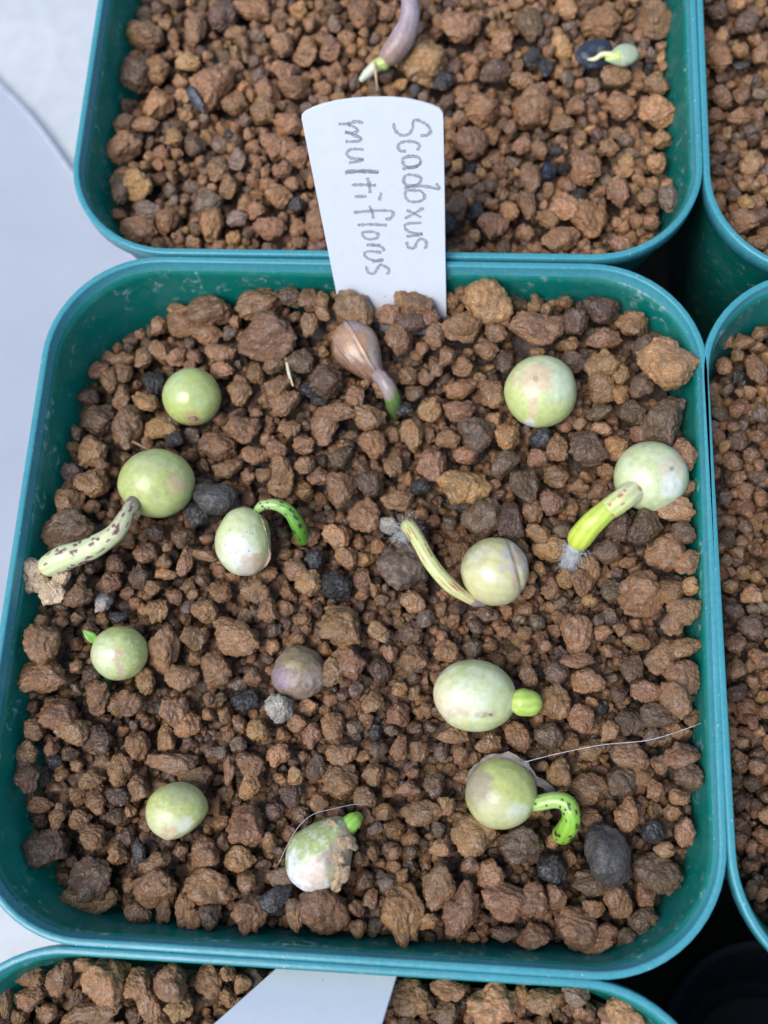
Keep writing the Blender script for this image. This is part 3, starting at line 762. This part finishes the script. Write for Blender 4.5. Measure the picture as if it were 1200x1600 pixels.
# 2 big olive seed with purple speckled sprout
e, c, s = seed_root('olive', 'large green seed with a thick purple speckled sprout reaching the left wall')
def p2(D, C, sd_):
    C = mottle(C, D, (.50, .55, .22), -.05, .4, 2.2, 3, .7)
    C = patch(C, D, .62, -.05, .22, (.55, .42, .22), .85, 4, na=.5)
    C = patch(C, D, -.1, .6, .5, (.42, .49, .20), .6, 9)
    return C
blob('seed_coat', e, c, 59*s, 53.5*s, 52*s, M_SEED, (.42, .47, .13), paint=p2, seed=2.)
path = [L(212, 782, -2.5), L(200, 800, -1.2), L(180, 832, -1.0), L(140, 858, -1.6), L(100, 872, -2.0), L(76, 884, -2.8)]
sprout('sprout', e, path, [.85, 1.0, 1.22, 1.5, 1.72, 1.5], M_SPROUT,
       spotted((.42, .41, .27), (.19, .055, .095), 125, 5, .0, .93, .024, .19, (.64, .68, .38), (.12, .55)))
V_, F_, _ = tube([L(214, 780, -2.6), L(207, 789, -1.9), L(203, 797, -1.5)], [.95, 1.05, .93], 24)
link('collar', mesh('collar', V_-np.array(e.location), F_, M_HUSK), e)
for i, (x, y, w_, h_, z) in enumerate(((50, 888, 52, 36, -2.6), (82, 925, 42, 46, -3.2), (62, 912, 44, 34, -3.4), (33, 898, 34, 34, -2.8), (96, 906, 30, 34, -3.8), (42, 916, 30, 26, -3.4))):
    p = L(x, y, z); k = mmpx(p); P, F = granule_shape(950+i, 4, 2)
    o = link('soil_crumb', mesh('soil_crumb', P*np.array([w_*k/2, h_*k/2, 22*k/2]), F, M_CLAY_OBJ), e, p-np.array(e.location)); o.color = (.70, .52, .34, 1)

# 3 egg shaped seed with a torn edge, green spotted stem arching into the soil
e, c, s = seed_root('egg', 'whitish green egg shaped seed with a torn right edge and a dark spotted green stem')
def d3(P, D):
    P = P.copy(); f = 1-.10*sstep(.0, 1, D[:, 1]); P[:, 0] *= f
    m = P[:, 0] > .82; P[m, 0] = .82+(P[m, 0]-.82)*.3; return P
def p3(D, C, sd_):
    C = patch(C, D, -.05, -.35, .6, (.73, .76, .64), .85, 4, .6)
    C = patch(C, D, 0, -.45, .3, (.70, .66, .62), .5, 7, .6)
    C = patch(C, D, .55, -.62, .34, TAN, .95, 8, na=.6)
    C = patch(C, D, .15, -.75, .3, (.62, .50, .42), .8, 2, na=.7)
    C = patch(C, D, .72, .35, .5, (.36, .38, .13), .6, 12, stretch=(.4, 1.3))
    r_ = random.Random(4)
    C = specks(C, D, (.16, .15, .2), [(r_.uniform(-.6, .5), r_.uniform(-.4, .4)) for _ in range(16)], .022)
    return C
blob('seed_coat', e, c, 46*s, 54*s, 43*s, M_SEED, (.58, .63, .32), .06, deform=d3, paint=p3, seed=3.)
V_, F_, _ = tube([c+(RIGHT*(x-382)-UP*(y-846))*s+TOW*t*s for x, y, t in ((409, 806, 20), (417, 826, 22), (421, 850, 20), (422, 872, 12), (412, 887, 8))], [.06, .09, .12, .2, .1], 8, samples=30)
link('torn_edge', mesh('torn_edge', V_-np.array(e.location)+np.random.default_rng(3).normal(0, .05, V_.shape), F_, M_CRUST), e)
path = [L(402, 797, -4.4), L(412, 789, -3.6), L(432, 789, -3.4), L(452, 800, -4.0), L(466, 822, -6.0), L(474, 842, -9.5)]
sprout('stem', e, path, [.55, .66, .78, .88, .98, .98], M_SPROUT,
       spotted((.40, .56, .20), (.035, .045, .03), 60, 8, .02, 1, .026, .24, (.13, .36, .03), (.15, .75)))

# 4 brown purple wrinkled seed
e, c, s = seed_root('brown', 'purplish brown teardrop seed with a short sprout, directly below the written label')
def d4(P, D):
    P = P.copy(); t = (D[:, 1]+1)/2
    P[:, 0] *= .50+.55*sstep(0, .75, t)
    P[:, 0] += .05*np.sin(D[:, 1]*2)
    rd = np.exp(-((D[:, 0]-.12-.1*D[:, 1])/.05)**2)*.06+np.exp(-((D[:, 0]+.62-.1*D[:, 1])/.05)**2)*.06
    return P*(1+rd*(D[:, 2] > 0))[:, None]
def p4(D, C, sd_):
    C = patch(C, D, -.2, .3, .5, (.40, .22, .12), .9, 4, .4)
    C = mottle(C, D, (.34, .22, .17), 0, .4, 3, 4, .6)
    C = patch(C, D, .75, .2, .6, (.36, .29, .25), .7, 6, stretch=(.8, 1.5))
    C = patch(C, D, -.1, .9, .3, (.27, .22, .27), .7, 9)
    return streaks(C, D, (.50, .36, .28), .3, 4, 7, .22)
blob('seed_coat', e, L(564, 553, -4.6), 38*s, 57*s, 32*s, M_SEED_BROWN, (.25, .125, .07), math.radians(38), deform=d4, paint=p4, seed=4., lump=.03)
path = [L(590, 584, -4.4), L(602, 598, -3.8), L(613, 622, -5.2), L(617, 645, -9.5)]
sprout('sprout', e, path, [1.1, 1.1, 1.15, 1.05], M_SPROUT, spotted((.30, .23, .22), (.16, .06, .09), 7, 3, .05, .3, .08, .4, (.12, .21, .05), (.5, .62)))

# 5 pale green ball with tan scar
e, c, s = seed_root('tan', 'big pale green round seed with a flared tan scar, upper right in the middle pot', 'round_seed')
def p5(D, C, sd_):
    C = patch(C, D, .05, .55, .65, (.58, .65, .40), .7, 3, .7)
    C = patch(C, D, .45, .05, .4, (.66, .73, .58), .6, 6, .8)
    C = patch(C, D, -.32, .22, .40, (.62, .47, .30), 1, 4, .5, na=.6)
    C = patch(C, D, -.30, -.35, .5, (.62, .46, .29), .9, 8, stretch=(.26, 1.0), na=.3)
    C = patch(C, D, -.27, .25, .08, (.42, .28, .20), .8, 11)
    C = patch(C, D, -.35, -.92, .13, (.74, .76, .68), .7, 21, na=.9)
    return C
blob('seed_coat', e, c, 56*s, 56.5*s, 50*s, M_SEED, (.50, .57, .20), paint=p5, seed=5.)

# 6 pale seed at right with bright root tip
e, c, s = seed_root('pale', 'pale seed by the right wall with bright yellow green sprout and fuzzy white root')
def p6(D, C, sd_):
    C = streaks(C, D, (.66, .72, .52), .5, 3, 5, .45)
    C = patch(C, D, .4, .2, .32, (.66, .58, .44), .75, 4, na=.8)
    C = patch(C, D, .65, .5, .25, (.58, .44, .30), .8, 5, na=.7)
    C = patch(C, D, .33, .18, .07, (.26, .22, .22), .8, 7)
    C = patch(C, D, .35, -.25, .35, (.74, .78, .76), .6, 9)
    C = patch(C, D, -.7, -.45, .28, (.60, .46, .38), .8, 8)
    return C
blob('seed_coat', e, c, 58*s, 55*s, 52*s, M_SEED, (.54, .60, .31), paint=p6, seed=6.)
path = [L(993, 764, -1.6), L(980, 775, -.9), L(962, 788, -1.2), L(948, 797, -2.0)]
sprout('sprout_sheath', e, path, [1.55, 1.5, 1.5, 1.42], M_SPROUT, spotted((.62, .62, .38), (.50, .20, .12), 20, 4, .1, 1, .05, .18, (.56, .62, .22), (.1, .8)))
path = [L(960, 790, -1.9), L(945, 800, -1.8), L(925, 818, -2.6), L(908, 838, -4.2), L(904, 845, -5.2)]
sprout('root_tip', e, path, [1.28, 1.42, 1.55, 1.62, 1.45], M_SPROUT, spotted((.50, .62, .10), (.62, .70, .16), 6, 4, .1, 1, .05, .3, (.56, .66, .08), (.1, .8)))
V_, F_, _ = tube([L(902, 846, -5.0), L(896, 860, -6.2), L(888, 880, -8.5)], [1.15, .85, .5], 20)
link('root', mesh('root', V_-np.array(e.location), F_, M_HAIR), e)
o = hairs('root_hairs', e, L(898, 858, -5.6), 520, 1.15, .8, M_HAIR, 5, (-.3, -.6, -.2), .022, 1.0); o['kind'] = 'stuff'
o = hairs('root_hairs', e, L(889, 876, -7.2), 420, 1.0, .6, M_HAIR, 6, (-.3, -.7, -.2), .022, .75); o['kind'] = 'stuff'

# 7 cream glossy seed with arched sprout
e, c, s = seed_root('cream', 'shiny cream green seed with a long yellowish pink streaked sprout, centre right')
def d7(P, D):
    g = np.exp(-((D[:, 0]-.62+.25*D[:, 1])/.07)**2)*.045*(D[:, 2] > 0)
    return P*(1-g)[:, None]
def p7(D, C, sd_):
    C = mottle(C, D, (.56, .54, .30), -.1, .4, 2.5, 3, .7)
    C = patch(C, D, .62, .45, .48, (.50, .45, .43), .8, 5, na=.6)
    C = patch(C, D, .55, .1, .42, (.50, .30, .20), .7, 7, stretch=(.35, 1.2), na=.5)
    C = patch(C, D, -.7, .55, .4, (.40, .38, .22), .6, 9)
    return streaks(C, D, (.72, .72, .60), 1.2, 4, 4, .3)
blob('seed_coat', e, c, 53*s, 54*s, 50*s, M_SEED_GLOSS, (.58, .54, .25), deform=d7, paint=p7, seed=7.)
path = [L(748, 941, -6.0), L(730, 934, -4.6), L(700, 912, -3.4), L(672, 878, -2.6), L(652, 842, -2.7), L(640, 824, -3.8), L(636, 822, -5.6)]
sprout('sprout', e, path, [.55, .68, .92, .95, .96, 1.0, .85], M_SPROUT,
       spotted((.60, .50, .26), (.50, .20, .13), 26, 9, .02, .9, .05, .16, (.58, .62, .26), (.0, .5)))
o = hairs('root_hairs', e, L(638, 824, -4.6), 150, 1.9, 1, M_HAIR, 8, (-.2, .5, .1), .02, 1.1); o['kind'] = 'stuff'
o = hairs('root_hairs', e, L(628, 836, -6.4), 150, 1.6, .9, M_HAIR, 9, (-.6, -.4, -.2), .02, .9); o['kind'] = 'stuff'
V_, F_, _ = tube([L(728, 938, -4.8), L(742, 941, -5.2), L(756, 944, -5.8)], [.3, .6, .35], 16)
link('collar', mesh('collar', V_-np.array(e.location), F_, M_HUSK), e)

# 8 small seed at left with leaf
e, c, s = seed_root('small', 'small green seed with a pinkish scar and a tiny green leaf, left of centre')
def p8(D, C, sd_):
    C = patch(C, D, -.35, -.1, .6, (.62, .68, .42), .7, 3, .8)
    C = patch(C, D, .14, .08, .2, (.58, .36, .2), .7, 5, .6, na=.9)
    C = patch(C, D, .2, -.5, .38, (.60, .44, .26), .8, 7, stretch=(.28, 1), na=.4)
    C = patch(C, D, -.05, .08, .16, (.74, .68, .62), .6, 9, na=.9)
    return mottle(C, D, (.68, .70, .52), .15, .4, 9, 4, .5)
blob('seed_coat', e, c, 44*s, 42.5*s, 41*s, M_SEED, (.45, .52, .14), paint=p8, seed=8.)
def leaf(name, parent, a, b_, wdt, col, up=(0, 0, 1)):
    a, b_ = np.array(a), np.array(b_); ax = b_-a; sd2 = np.cross(ax, up); sd2 /= np.linalg.norm(sd2); nn = np.cross(sd2, ax); nn /= np.linalg.norm(nn)
    V_ = []; F_ = []
    for i in range(13):
        t = i/12; w_ = wdt*math.sin(math.pi*(.10+.88*t))**.8*(1-.35*t)
        for j in range(5):
            u = (j-2)/2; V_.append(a+ax*t+sd2*w_*u+nn*(.12*w_*u*u+.18*math.sin(t*3)))
    nt_ = len(V_); V_ += [v-nn*.14 for v in V_]
    for i in range(12):
        for j in range(4):
            k = i*5+j; F_.append((k, k+1, k+6, k+5)); F_.append((nt_+k, nt_+k+5, nt_+k+6, nt_+k+1))
        for j, r_ in ((0, 0), (4, 1)):
            k = i*5+j; q = (k, k+5, nt_+k+5, nt_+k); F_.append(q if not r_ else q[::-1])
    V_ = np.array(V_)-np.array(parent.location)
    return link(name, mesh(name, V_, F_, M_SPROUT, cols=np.tile(np.array(col), (len(V_), 1))), parent)
leaf('leaf', e, L(152, 1003, -6.2), L(130, 985, -5.4), .75, (.20, .48, .07))
V_, F_, _ = tube([L(172, 1050, -7.5), L(168, 1066, -8.5), L(166, 1085, -12)], [.55, .6, .6], 12)
link('stem', mesh('stem', V_-np.array(e.location), F_, M_SPROUT, cols=np.tile(np.array((.05, .14, .04)), (len(V_), 1))), e)

# 9 mauve brown dull seed
e, c, s = seed_root('mauve', 'dull brown mauve seed sunk in the soil, in the middle of the pot', 'shrivelled_seed')
def p9(D, C, sd_):
    C = patch(C, D, 0, .7, .5, (.26, .21, .10), .8, 3)
    C = patch(C, D, -.6, -.1, .4, (.27, .19, .22), .8, 5, na=.6)
    C = patch(C, D, .5, -.1, .3, (.34, .28, .24), .6, 6, na=.9)
    return mottle(C, D, (.14, .10, .07), .1, .4, 4, 8, .5)
blob('seed_coat', e, c, 43*s, 42*s, 38*s, M_SEED_DRY, (.29, .20, .14), paint=p9, seed=9., lump=.09)

# 10 oval seed with green nub
e, c, s = seed_root('oval', 'largest oval pale green seed with a bright green knob on its right end')
def p10(D, C, sd_):
    C = patch(C, D, -.8, -.15, .5, (.68, .57, .36), .8, 3, .7, na=.4)
    C = patch(C, D, -.1, .15, .5, (.64, .71, .50), .6, 5, .8)
    C = patch(C, D, -.15, -.33, .5, (.60, .50, .34), .65, 6, stretch=(1.2, .25), na=.4)
    C = patch(C, D, .12, -.36, .20, (.42, .30, .20), .8, 8, stretch=(1.2, .4), na=.4)
    C = patch(C, D, .30, -.36, .05, (.10, .08, .10), .9, 8, na=.2)
    C = patch(C, D, -.1, .92, .4, (.42, .46, .20), .6, 13)
    return streaks(C, D, (.72, .76, .66), 2.6, 3.4, 4, .35)
blob('seed_coat', e, c, 65*s, 56*s, 52*s, M_SEED, (.55, .60, .27), -.12, paint=p10, seed=10.)
sprout('sprout_knob', e, [L(799, 1094, -4.2), L(815, 1097, -3.9), L(830, 1099, -4.1)], [1.2, 1.72, 1.62], M_SPROUT,
       spotted((.58, .54, .30), (.36, .50, .08), 14, 6, .2, 1, .12, .12, (.45, .60, .12), (.05, .35)))

# 11 husk seed with hooked sprout
e, c, s = seed_root('husk', 'green seed with papery husk behind it and a hooked spotted sprout, lower right')
def p11(D, C, sd_):
    C = patch(C, D, -.85, .35, .55, (.34, .27, .18), .85, 3, na=.6)
    C = patch(C, D, -.3, -.35, .5, (.52, .50, .28), .6, 5)
    C = patch(C, D, .4, -.3, .32, (.64, .68, .54), .6, 7)
    C = patch(C, D, .45, -.7, .3, (.60, .62, .30), .6, 17)
    return C
blob('seed_coat', e, c, 56*s, 54.5*s, 50*s, M_SEED, (.47, .51, .14), paint=p11, seed=11.)
path = [L(832, 1256, -5.0), L(845, 1254, -4.2), L(868, 1250, -3.6), L(886, 1256, -3.4), L(893, 1275, -3.8), L(888, 1292, -5.2), L(878, 1304, -7.4)]
sprout('sprout', e, path, [.95, .95, .98, 1.08, 1.12, 1.25, 1.25], M_SPROUT,
       spotted((.38, .56, .16), (.05, .035, .02), 55, 18, .05, .98, .022, .2, (.26, .50, .05), (.2, .7)))
def husk_strip(name, parent, pts, wdt, seed):
    r_ = np.random.default_rng(seed); V_ = []; F_ = []; m = len(pts)
    P = []
    for i in range(m-1):
        for k in range(5): P.append(np.array(pts[i])*(1-k/5)+np.array(pts[i+1])*k/5)
    P.append(np.array(pts[-1])); n_ = len(P); T = np.gradient(np.array(P), axis=0)
    for i in range(n_):
        sdv = np.cross(T[i], (0, .2, 1)); sdv /= np.linalg.norm(sdv)
        for j in range(4):
            V_.append(P[i]+sdv*wdt*(j/3-.5)*(1-.5*i/n_)+np.array([0, 0, 1])*(.25*math.sin(j*2.3+i*.8))+r_.normal(0, .07, 3))
    k0 = len(V_); V_ += [v-np.array([0, 0, .08]) for v in V_]
    for i in range(n_-1):
        for j in range(3):
            k = i*4+j; F_.append((k, k+1, k+5, k+4)); F_.append((k0+k, k0+k+4, k0+k+5, k0+k+1))
    return link(name, mesh(name, np.array(V_)-np.array(parent.location), F_, M_HUSK), parent)
husk_strip('husk', e, [L(752, 1196, -4.6), L(775, 1186, -4.0), L(800, 1184, -3.8), L(820, 1196, -3.8), L(835, 1218, -4.6), L(862, 1233, -6), L(872, 1238, -7)], 1.5, 3)
husk_strip('husk', e, [L(734, 1222, -5.6), L(738, 1206, -5.2), L(752, 1192, -5.0)], 1.1, 5)

# 12 lone seed lower left
e, c, s = seed_root('lone', 'yellowish green dusty seed without a sprout, lower left in the middle pot', 'round_seed')
def d12(P, D):
    P = P.copy(); t = (D[:, 0]*.6-D[:, 1]*.8); m = np.maximum(t-.55, 0)*.45
    P[:, 0] -= m*.6; P[:, 1] += m*.8; return P
def p12(D, C, sd_):
    C = patch(C, D, -.3, -.4, .55, (.62, .63, .38), .7, 3, .8)
    C = patch(C, D, .35, -.3, .32, (.68, .70, .58), .7, 5)
    C = patch(C, D, -.12, -.35, .2, (.58, .37, .22), .6, 6, .6, na=.8)
    C = patch(C, D, -.05, -.65, .32, (.62, .44, .26), .7, 8, na=.6)
    C = mottle(C, D, (.66, .70, .42), .12, .4, 7, 4, .5)
    return patch(C, D, .15, .85, .4, (.34, .38, .20), .5, 12)
blob('seed_coat', e, c, 49*s, 45*s, 42*s, M_SEED, (.49, .52, .14), deform=d12, paint=p12, seed=12.)

# 13 egg seed with crust
e, c, s = seed_root('crust', 'egg shaped seed white at its lower end with a tan crusty right edge, bottom centre')
def d13(P, D):
    P = P.copy(); f = 1-.34*sstep(-.3, 1, D[:, 1]); P[:, 0] *= f; return P
def p13(D, C, sd_):
    C = mottle(C, D, (.58, .62, .48), .0, .35, 4.5, 3, .7)
    C = patch(C, D, -.45, -.55, .62, (.72, .75, .78), .9, 5, .5, na=.5)
    C = patch(C, D, -.05, -.35, .34, (.68, .52, .42), .7, 6, na=.8)
    C = patch(C, D, .42, -.05, .42, (.40, .37, .22), .7, 7, stretch=(.5, 1.5), na=.7)
    C = patch(C, D, .25, .12, .25, (.36, .26, .20), .7, 9, na=.8)
    C = patch(C, D, .72, .1, .5, (.50, .38, .25), .8, 15, stretch=(.55, 1.6), na=.9)
    return C
blob('seed_coat', e, c, 53*s, 64*s, 46*s, M_SEED_DRY, (.36, .42, .16), -.62, deform=d13, paint=p13, seed=13., lump=.03)
for i, (x, y, w_, h_, a) in enumerate(((545, 1308, 17, 30, -.5), (532, 1325, 12, 18, -.4), (537, 1352, 20, 26, -.3), (528, 1370, 14, 22, -.6), (522, 1281, 16, 9, 0), (524, 1386, 20, 7, .6))):
    dd = math.hypot(x-503, y-1333)/62
    w_ *= 1.5; h_ *= 1.45; p = c+(RIGHT*(x-503)-UP*(y-1333))*s+TOW*(46*s*math.sqrt(max(.05, 1-dd*dd)))*.93; P, F = granule_shape(980+i, 3, 1)
    P = P*np.array([w_*s/2, h_*s/2, .35]); ca, sa = math.cos(a), math.sin(a); P = P@np.array([[ca, sa, 0], [-sa, ca, 0], [0, 0, 1]])
    nrm_ = (RIGHT*(x-503)-UP*(y-1333))/62*.9+TOW*math.sqrt(max(.1, 1-dd*dd)); rq = Vector(nrm_).to_track_quat('Z', 'Y').to_matrix()
    link('crust_flake', mesh('crust_flake', P@np.array(rq).T, F, M_CRUST), e, p-np.array(e.location))
sprout('sprout_knob', e, [L(533, 1300, -5.4), L(543, 1291, -4.8), L(551, 1284, -4.8), L(558, 1278, -5.6)], [1.1, 1.2, 1.12, .8], M_SPROUT,
       spotted((.26, .50, .07), (.20, .08, .03), 3, 12, .5, .9, .07, .3, (.30, .56, .08), (.3, .8)))

# ---------------------------------------------------------------- fibres and root bits
def fibre(name, pts, r, mat, label, cat):
    V_, F_, _ = tube([L(*p) for p in pts], [r]*(len(pts)-1)+[r*.5], 6, samples=60)
    c0 = np.array(L(*pts[0]))
    return tag(link(name, mesh(name, V_-c0, F_, mat), None, c0), label, cat)
fibre('hair', [(815, 1192, -3.8), (870, 1178, -3.4), (940, 1164, -3.6), (1010, 1157, -3.4), (1060, 1143, -3.2), (1095, 1130, -3.0)], .038, M_HAIR, 'long straight white hair running from the husked seed towards the right wall', 'hair')
fibre('hair', [(434, 1352, -7), (452, 1315, -5.2), (468, 1290, -3.4), (490, 1272, -3.2), (520, 1264, -3.6), (552, 1257, -4.4), (575, 1257, -5.2)], .035, M_FIBRE, 'thin curved pale hair arching over the crusty egg shaped seed', 'hair')
fibre('root_piece', [(447, 560, -6.0), (449, 570, -5.4), (452, 585, -5.2), (458, 603, -6.2)], .24, plain('ivory_root', (.70, .66, .45), .45, .1), 'short ivory rootlet standing on the soil right of the glossy green seed', 'root')
fibre('root_piece', [(526, 658, -6.2), (538, 651, -5.8), (553, 643, -6.2)], .14, M_STRAW, 'short tan rootlet below the brown teardrop seed', 'root')
fibre('straw_piece', [(208, 690, -5.4), (222, 697, -5.0), (236, 704, -5.2)], .2, M_CORK, 'thin reddish brown twig just above the large green seed', 'twig')

# ---------------------------------------------------------------- things in the upper pot
c = at(575, 115, -7)
e = empty('seedling', c, 'mauve grey curved seedling shoot with a green tip in the upper pot', 'seedling')
path = [L(598, 97, -5.8), L(612, 83, -5.0), L(630, 58, -3.8), L(641, 25, -2.5), L(638, -8, -1.2), L(630, -40, 0)]
sprout('shoot', e, path, [1.0, 1.75, 1.85, 1.45, 1.2, 1.0], M_SEED_DRY, spotted((.33, .205, .17), (.36, .28, .30), 30, 4, 0, 1, .05, .3, (.37, .29, .33), (.15, .6)))
path = [L(565, 124, -7.0), L(575, 114, -6.4), L(588, 103, -6.0), L(600, 98, -5.8)]
sprout('green_tip', e, path, [.45, .75, .95, 1.15], M_SPROUT, spotted((.62, .66, .50), (.5, .6, .3), 3, 4, .4, 1, .05, .3, (.46, .58, .16), (.4, .8)))
fibre('straw_piece', [(586, 98, -5.0), (587, 115, -4.8), (590, 142, -6.5)], .2, M_STRAW, 'tan straw lying across the green tip of the mauve seedling', 'straw')
c = at(935, 85, -8)
e = empty('black_seed', c, 'flat black seed coat with a pale root and light green sprout in the upper pot', 'seed')
def db(P, D):
    P = P.copy(); P[:, 2] -= .28*np.exp(-((P[:, 0]-.1)**2+(P[:, 1]+.1)**2)/.22)*(D[:, 2] > 0); return P
s = mmpx(c)
blob('seed_coat', e, at(931, 85, -6.8), 29*s, 23*s, 13*s, M_BLACK, (0, 0, 0), .15, n=4, deform=db, seed=5., lump=.12)
path = [L(919, 93, -5.5), L(930, 92, -5.2), L(942, 85, -4.8), L(958, 87, -4.6), L(966, 90, -4.6)]
sprout('pale_root', e, path, [.16, .34, .42, .55, .8], M_SPROUT, spotted((.70, .68, .36), (.7, .7, .4), 2, 4, .4, 1, .05, .3, (.62, .66, .24), (.4, .9)))
def dbud(P, D):
    P = P.copy(); f = .55+.45*sstep(-1, .1, D[:, 0]); P[:, 1] *= f; P[:, 2] *= f; return P
blob('sprout_bud', e, at(972, 87, -4.8), 26*s, 17*s, 11*s, M_SPROUT, (.40, .47, .32), .22, n=4, deform=dbud, paint=lambda D, C, z_: patch(C, D, -.75, -.1, .5, (.42, .60, .14), 1, 3), seed=5.)
P, F = granule_shape(1201, 4, 0); p = at(306, 156, -6.4)
P = P*np.array([2.4, .9, .35]); o = tag(link('seed_flake', mesh('seed_flake', P, F, M_BLACK), None, p), 'narrow black seed flake stuck between clods at the left of the upper pot', 'seed coat'); o.rotation_euler = (.4, .3, -.95)

# ---------------------------------------------------------------- labels
TK, TY = .6, 43.25
def on_tag(px, py, off=0.0):
    d = ray(px, py); t = (TY-CAMLOC[1]+TK*CAMLOC[2])/(d[1]-TK*d[2]); n = np.array([0, -1, TK])/math.hypot(1, TK)
    p = CAMLOC+d*t; return p+n*off, n
def plate(name, outline, n, th, mat, parent):
    """thin plate from a 3-D outline, thickness th behind it, with a small edge chamfer"""
    O = np.array(outline); m = len(O); c = O.mean(0); inn = (c-O); inn /= np.linalg.norm(inn, axis=1)[:, None]
    V_ = np.concatenate([O+inn*.08, O-n*.08, O-n*th]); F_ = [tuple(range(m))]
    for k in range(2):
        for j in range(m): F_.append((k*m+(j+1) % m, k*m+j, (k+1)*m+j, (k+1)*m+(j+1) % m))
    F_.append(tuple(range(2*m, 3*m))[::-1])
    me = mesh(name, V_-np.array(parent.location), F_, mat, False); return link(name, me, parent)
b0 = on_tag(612, 480)[0]
e = empty('plant_label', b0-np.array([0, 6, 10]), 'white plastic label with pencil handwriting standing at the back of the middle pot', 'plant label')
top = [(474, 179), (470, 186), (469, 181)]
outl = [(471, 186), (471.5, 180), (476, 175), (490, 168), (505, 163), (525, 158), (550, 154.5), (580, 152.5), (610, 152.5), (635, 154.5), (660, 160), (676, 165), (687, 170), (692, 177), (693, 186), (695, 300), (696, 400), (697.5, 486)]
O = [on_tag(x, y)[0] for x, y in outl]
right_b, left_b = O[-1], on_tag(529, 476)[0]
dn = (right_b-O[-3]); dn /= np.linalg.norm(dn); dl = left_b-O[0]; dl /= np.linalg.norm(dl)
O += [right_b+dn*10, left_b+dl*11, left_b]
nT = on_tag(600, 300)[1]
plate('label_plate', O[::-1], nT, .45, M_TAG, e)
WORDS = {
'scadoxus': [[(690,230),(700,280),(740,315),(790,310),(820,270),(828,215),(870,215),(920,245),(945,285),(920,315),(875,318)],
 [(850,420),(868,395),(850,368),(790,358),(735,370),(720,400),(740,428),(775,425)],
 [(880,500),(860,470),(800,462),(755,480),(760,520),(800,540),(860,525),(880,500)], [(878,505),(845,535),(790,542),(750,552)],
 [(865,600),(790,590),(760,615),(765,650),(800,668),(860,655),(880,620),(865,600)], [(985,650),(1005,690),(940,676),(860,668),(760,682)],
 [(840,700),(780,700),(770,740),(800,775),(870,775),(905,745),(880,705),(840,700)],
 [(897,820),(830,860),(765,895)], [(780,835),(820,855),(880,887)],
 [(882,925),(800,928),(765,945),(785,980),(840,998),(890,998)], [(890,1000),(850,1012),(775,1018)],
 [(780,1055),(790,1093),(830,1098),(850,1062),(870,1037),(905,1045),(917,1075),(905,1107)]],
'multiflorus': [[(478,232),(430,220),(370,236),(305,238)], [(370,240),(420,262),(440,288),(400,300),(350,292)], [(350,294),(420,316),(462,340),(440,358),(355,360)],
 [(482,415),(400,413),(365,435),(375,465),(420,480),(482,482)], [(482,485),(430,500),(380,507)],
 [(587,570),(470,562),(355,568)], [(350,576),(470,570),(580,577)],
 [(567,664),(480,660),(398,662)], [(505,610),(520,660),(525,718)],
 [(500,740),(418,742)], [(603,715),(588,770)],
 [(630,898),(665,895),(687,862),(668,842),(560,840),(412,852)], [(520,805),(540,850),(548,895)],
 [(642,942),(540,935),(438,940)],
 [(540,985),(480,990),(475,1012),(510,1038),(570,1030),(580,1002),(540,985)],
 [(597,1077),(500,1078)], [(545,1080),(605,1092),(627,1120)],
 [(605,1130),(520,1122),(485,1140),(510,1172),(560,1184),(620,1180)], [(615,1185),(540,1195)],
 [(500,1225),(510,1265),(550,1277),(578,1238),(600,1216),(648,1238),(658,1262),(640,1282)]]}
for wname, strokes in WORDS.items():
    V_, F_ = [], []; r_ = np.random.default_rng(5)
    for st in strokes:
        pts = np.array([on_tag(460+x/4.444, 140+y/4.444, .05)[0] for x, y in st])
        m = len(pts); n_ = (m-1)*7; Q = []
        for i in range(n_+1):
            u = i/n_*(m-1); k = min(int(u), m-2); f = u-k
            p0, p1, p2, p3 = pts[max(k-1, 0)], pts[k], pts[k+1], pts[min(k+2, m-1)]
            Q.append(.5*((2*p1)+(-p0+p2)*f+(2*p0-5*p1+4*p2-p3)*f*f+(-p0+3*p1-3*p2+p3)*f**3))
        Q = np.array(Q); T = np.gradient(Q, axis=0); T /= np.linalg.norm(T, axis=1)[:, None]+1e-9
        S2 = np.cross(T, nT); b = len(V_)
        for i in range(len(Q)):
            hw = .20*(1+.2*r_.normal()); hw = max(.09, hw)
            V_ += [Q[i]+S2[i]*hw, Q[i]-S2[i]*hw, Q[i]-S2[i]*hw-nT*.03, Q[i]+S2[i]*hw-nT*.03]
        for i in range(len(Q)-1):
            k = b+i*4
            for a in range(4): F_.append((k+a, k+(a+1) % 4, k+4+(a+1) % 4, k+4+a))
        F_.append((b, b+3, b+2, b+1)); k = b+(len(Q)-1)*4; F_.append((k, k+1, k+2, k+3))
    o = link('handwriting', mesh('handwriting', np.array(V_)-np.array(e.location), F_, M_PENCIL, False), e)

# blank label in the bottom pot: leans over the pot towards the viewer
b1, b2 = at(432, 1512, -3.5), at(620, 1524, -3.5)
t1, t2 = at(292, 1637, 1.8), at(580, 1655, 1.8)
u1, u2 = at(252, 1672, 2.9), at(570, 1690, 2.9)
e = empty('plant_label', (b1+b2)/2-np.array([0, 0, 8]), 'blank white plastic label leaning out of the bottom pot', 'plant label')
dwn1, dwn2 = (b1-t1)/np.linalg.norm(b1-t1), (b2-t2)/np.linalg.norm(b2-t2)
O = [b1+dwn1*4, b2+dwn2*4, b2, t2, u2, u1, t1, b1]
nn = np.cross(b2-b1, t1-b1); nn /= np.linalg.norm(nn)
if nn[2] < 0: nn = -nn
plate('label_plate', O, nn, .45, M_TAG, e)
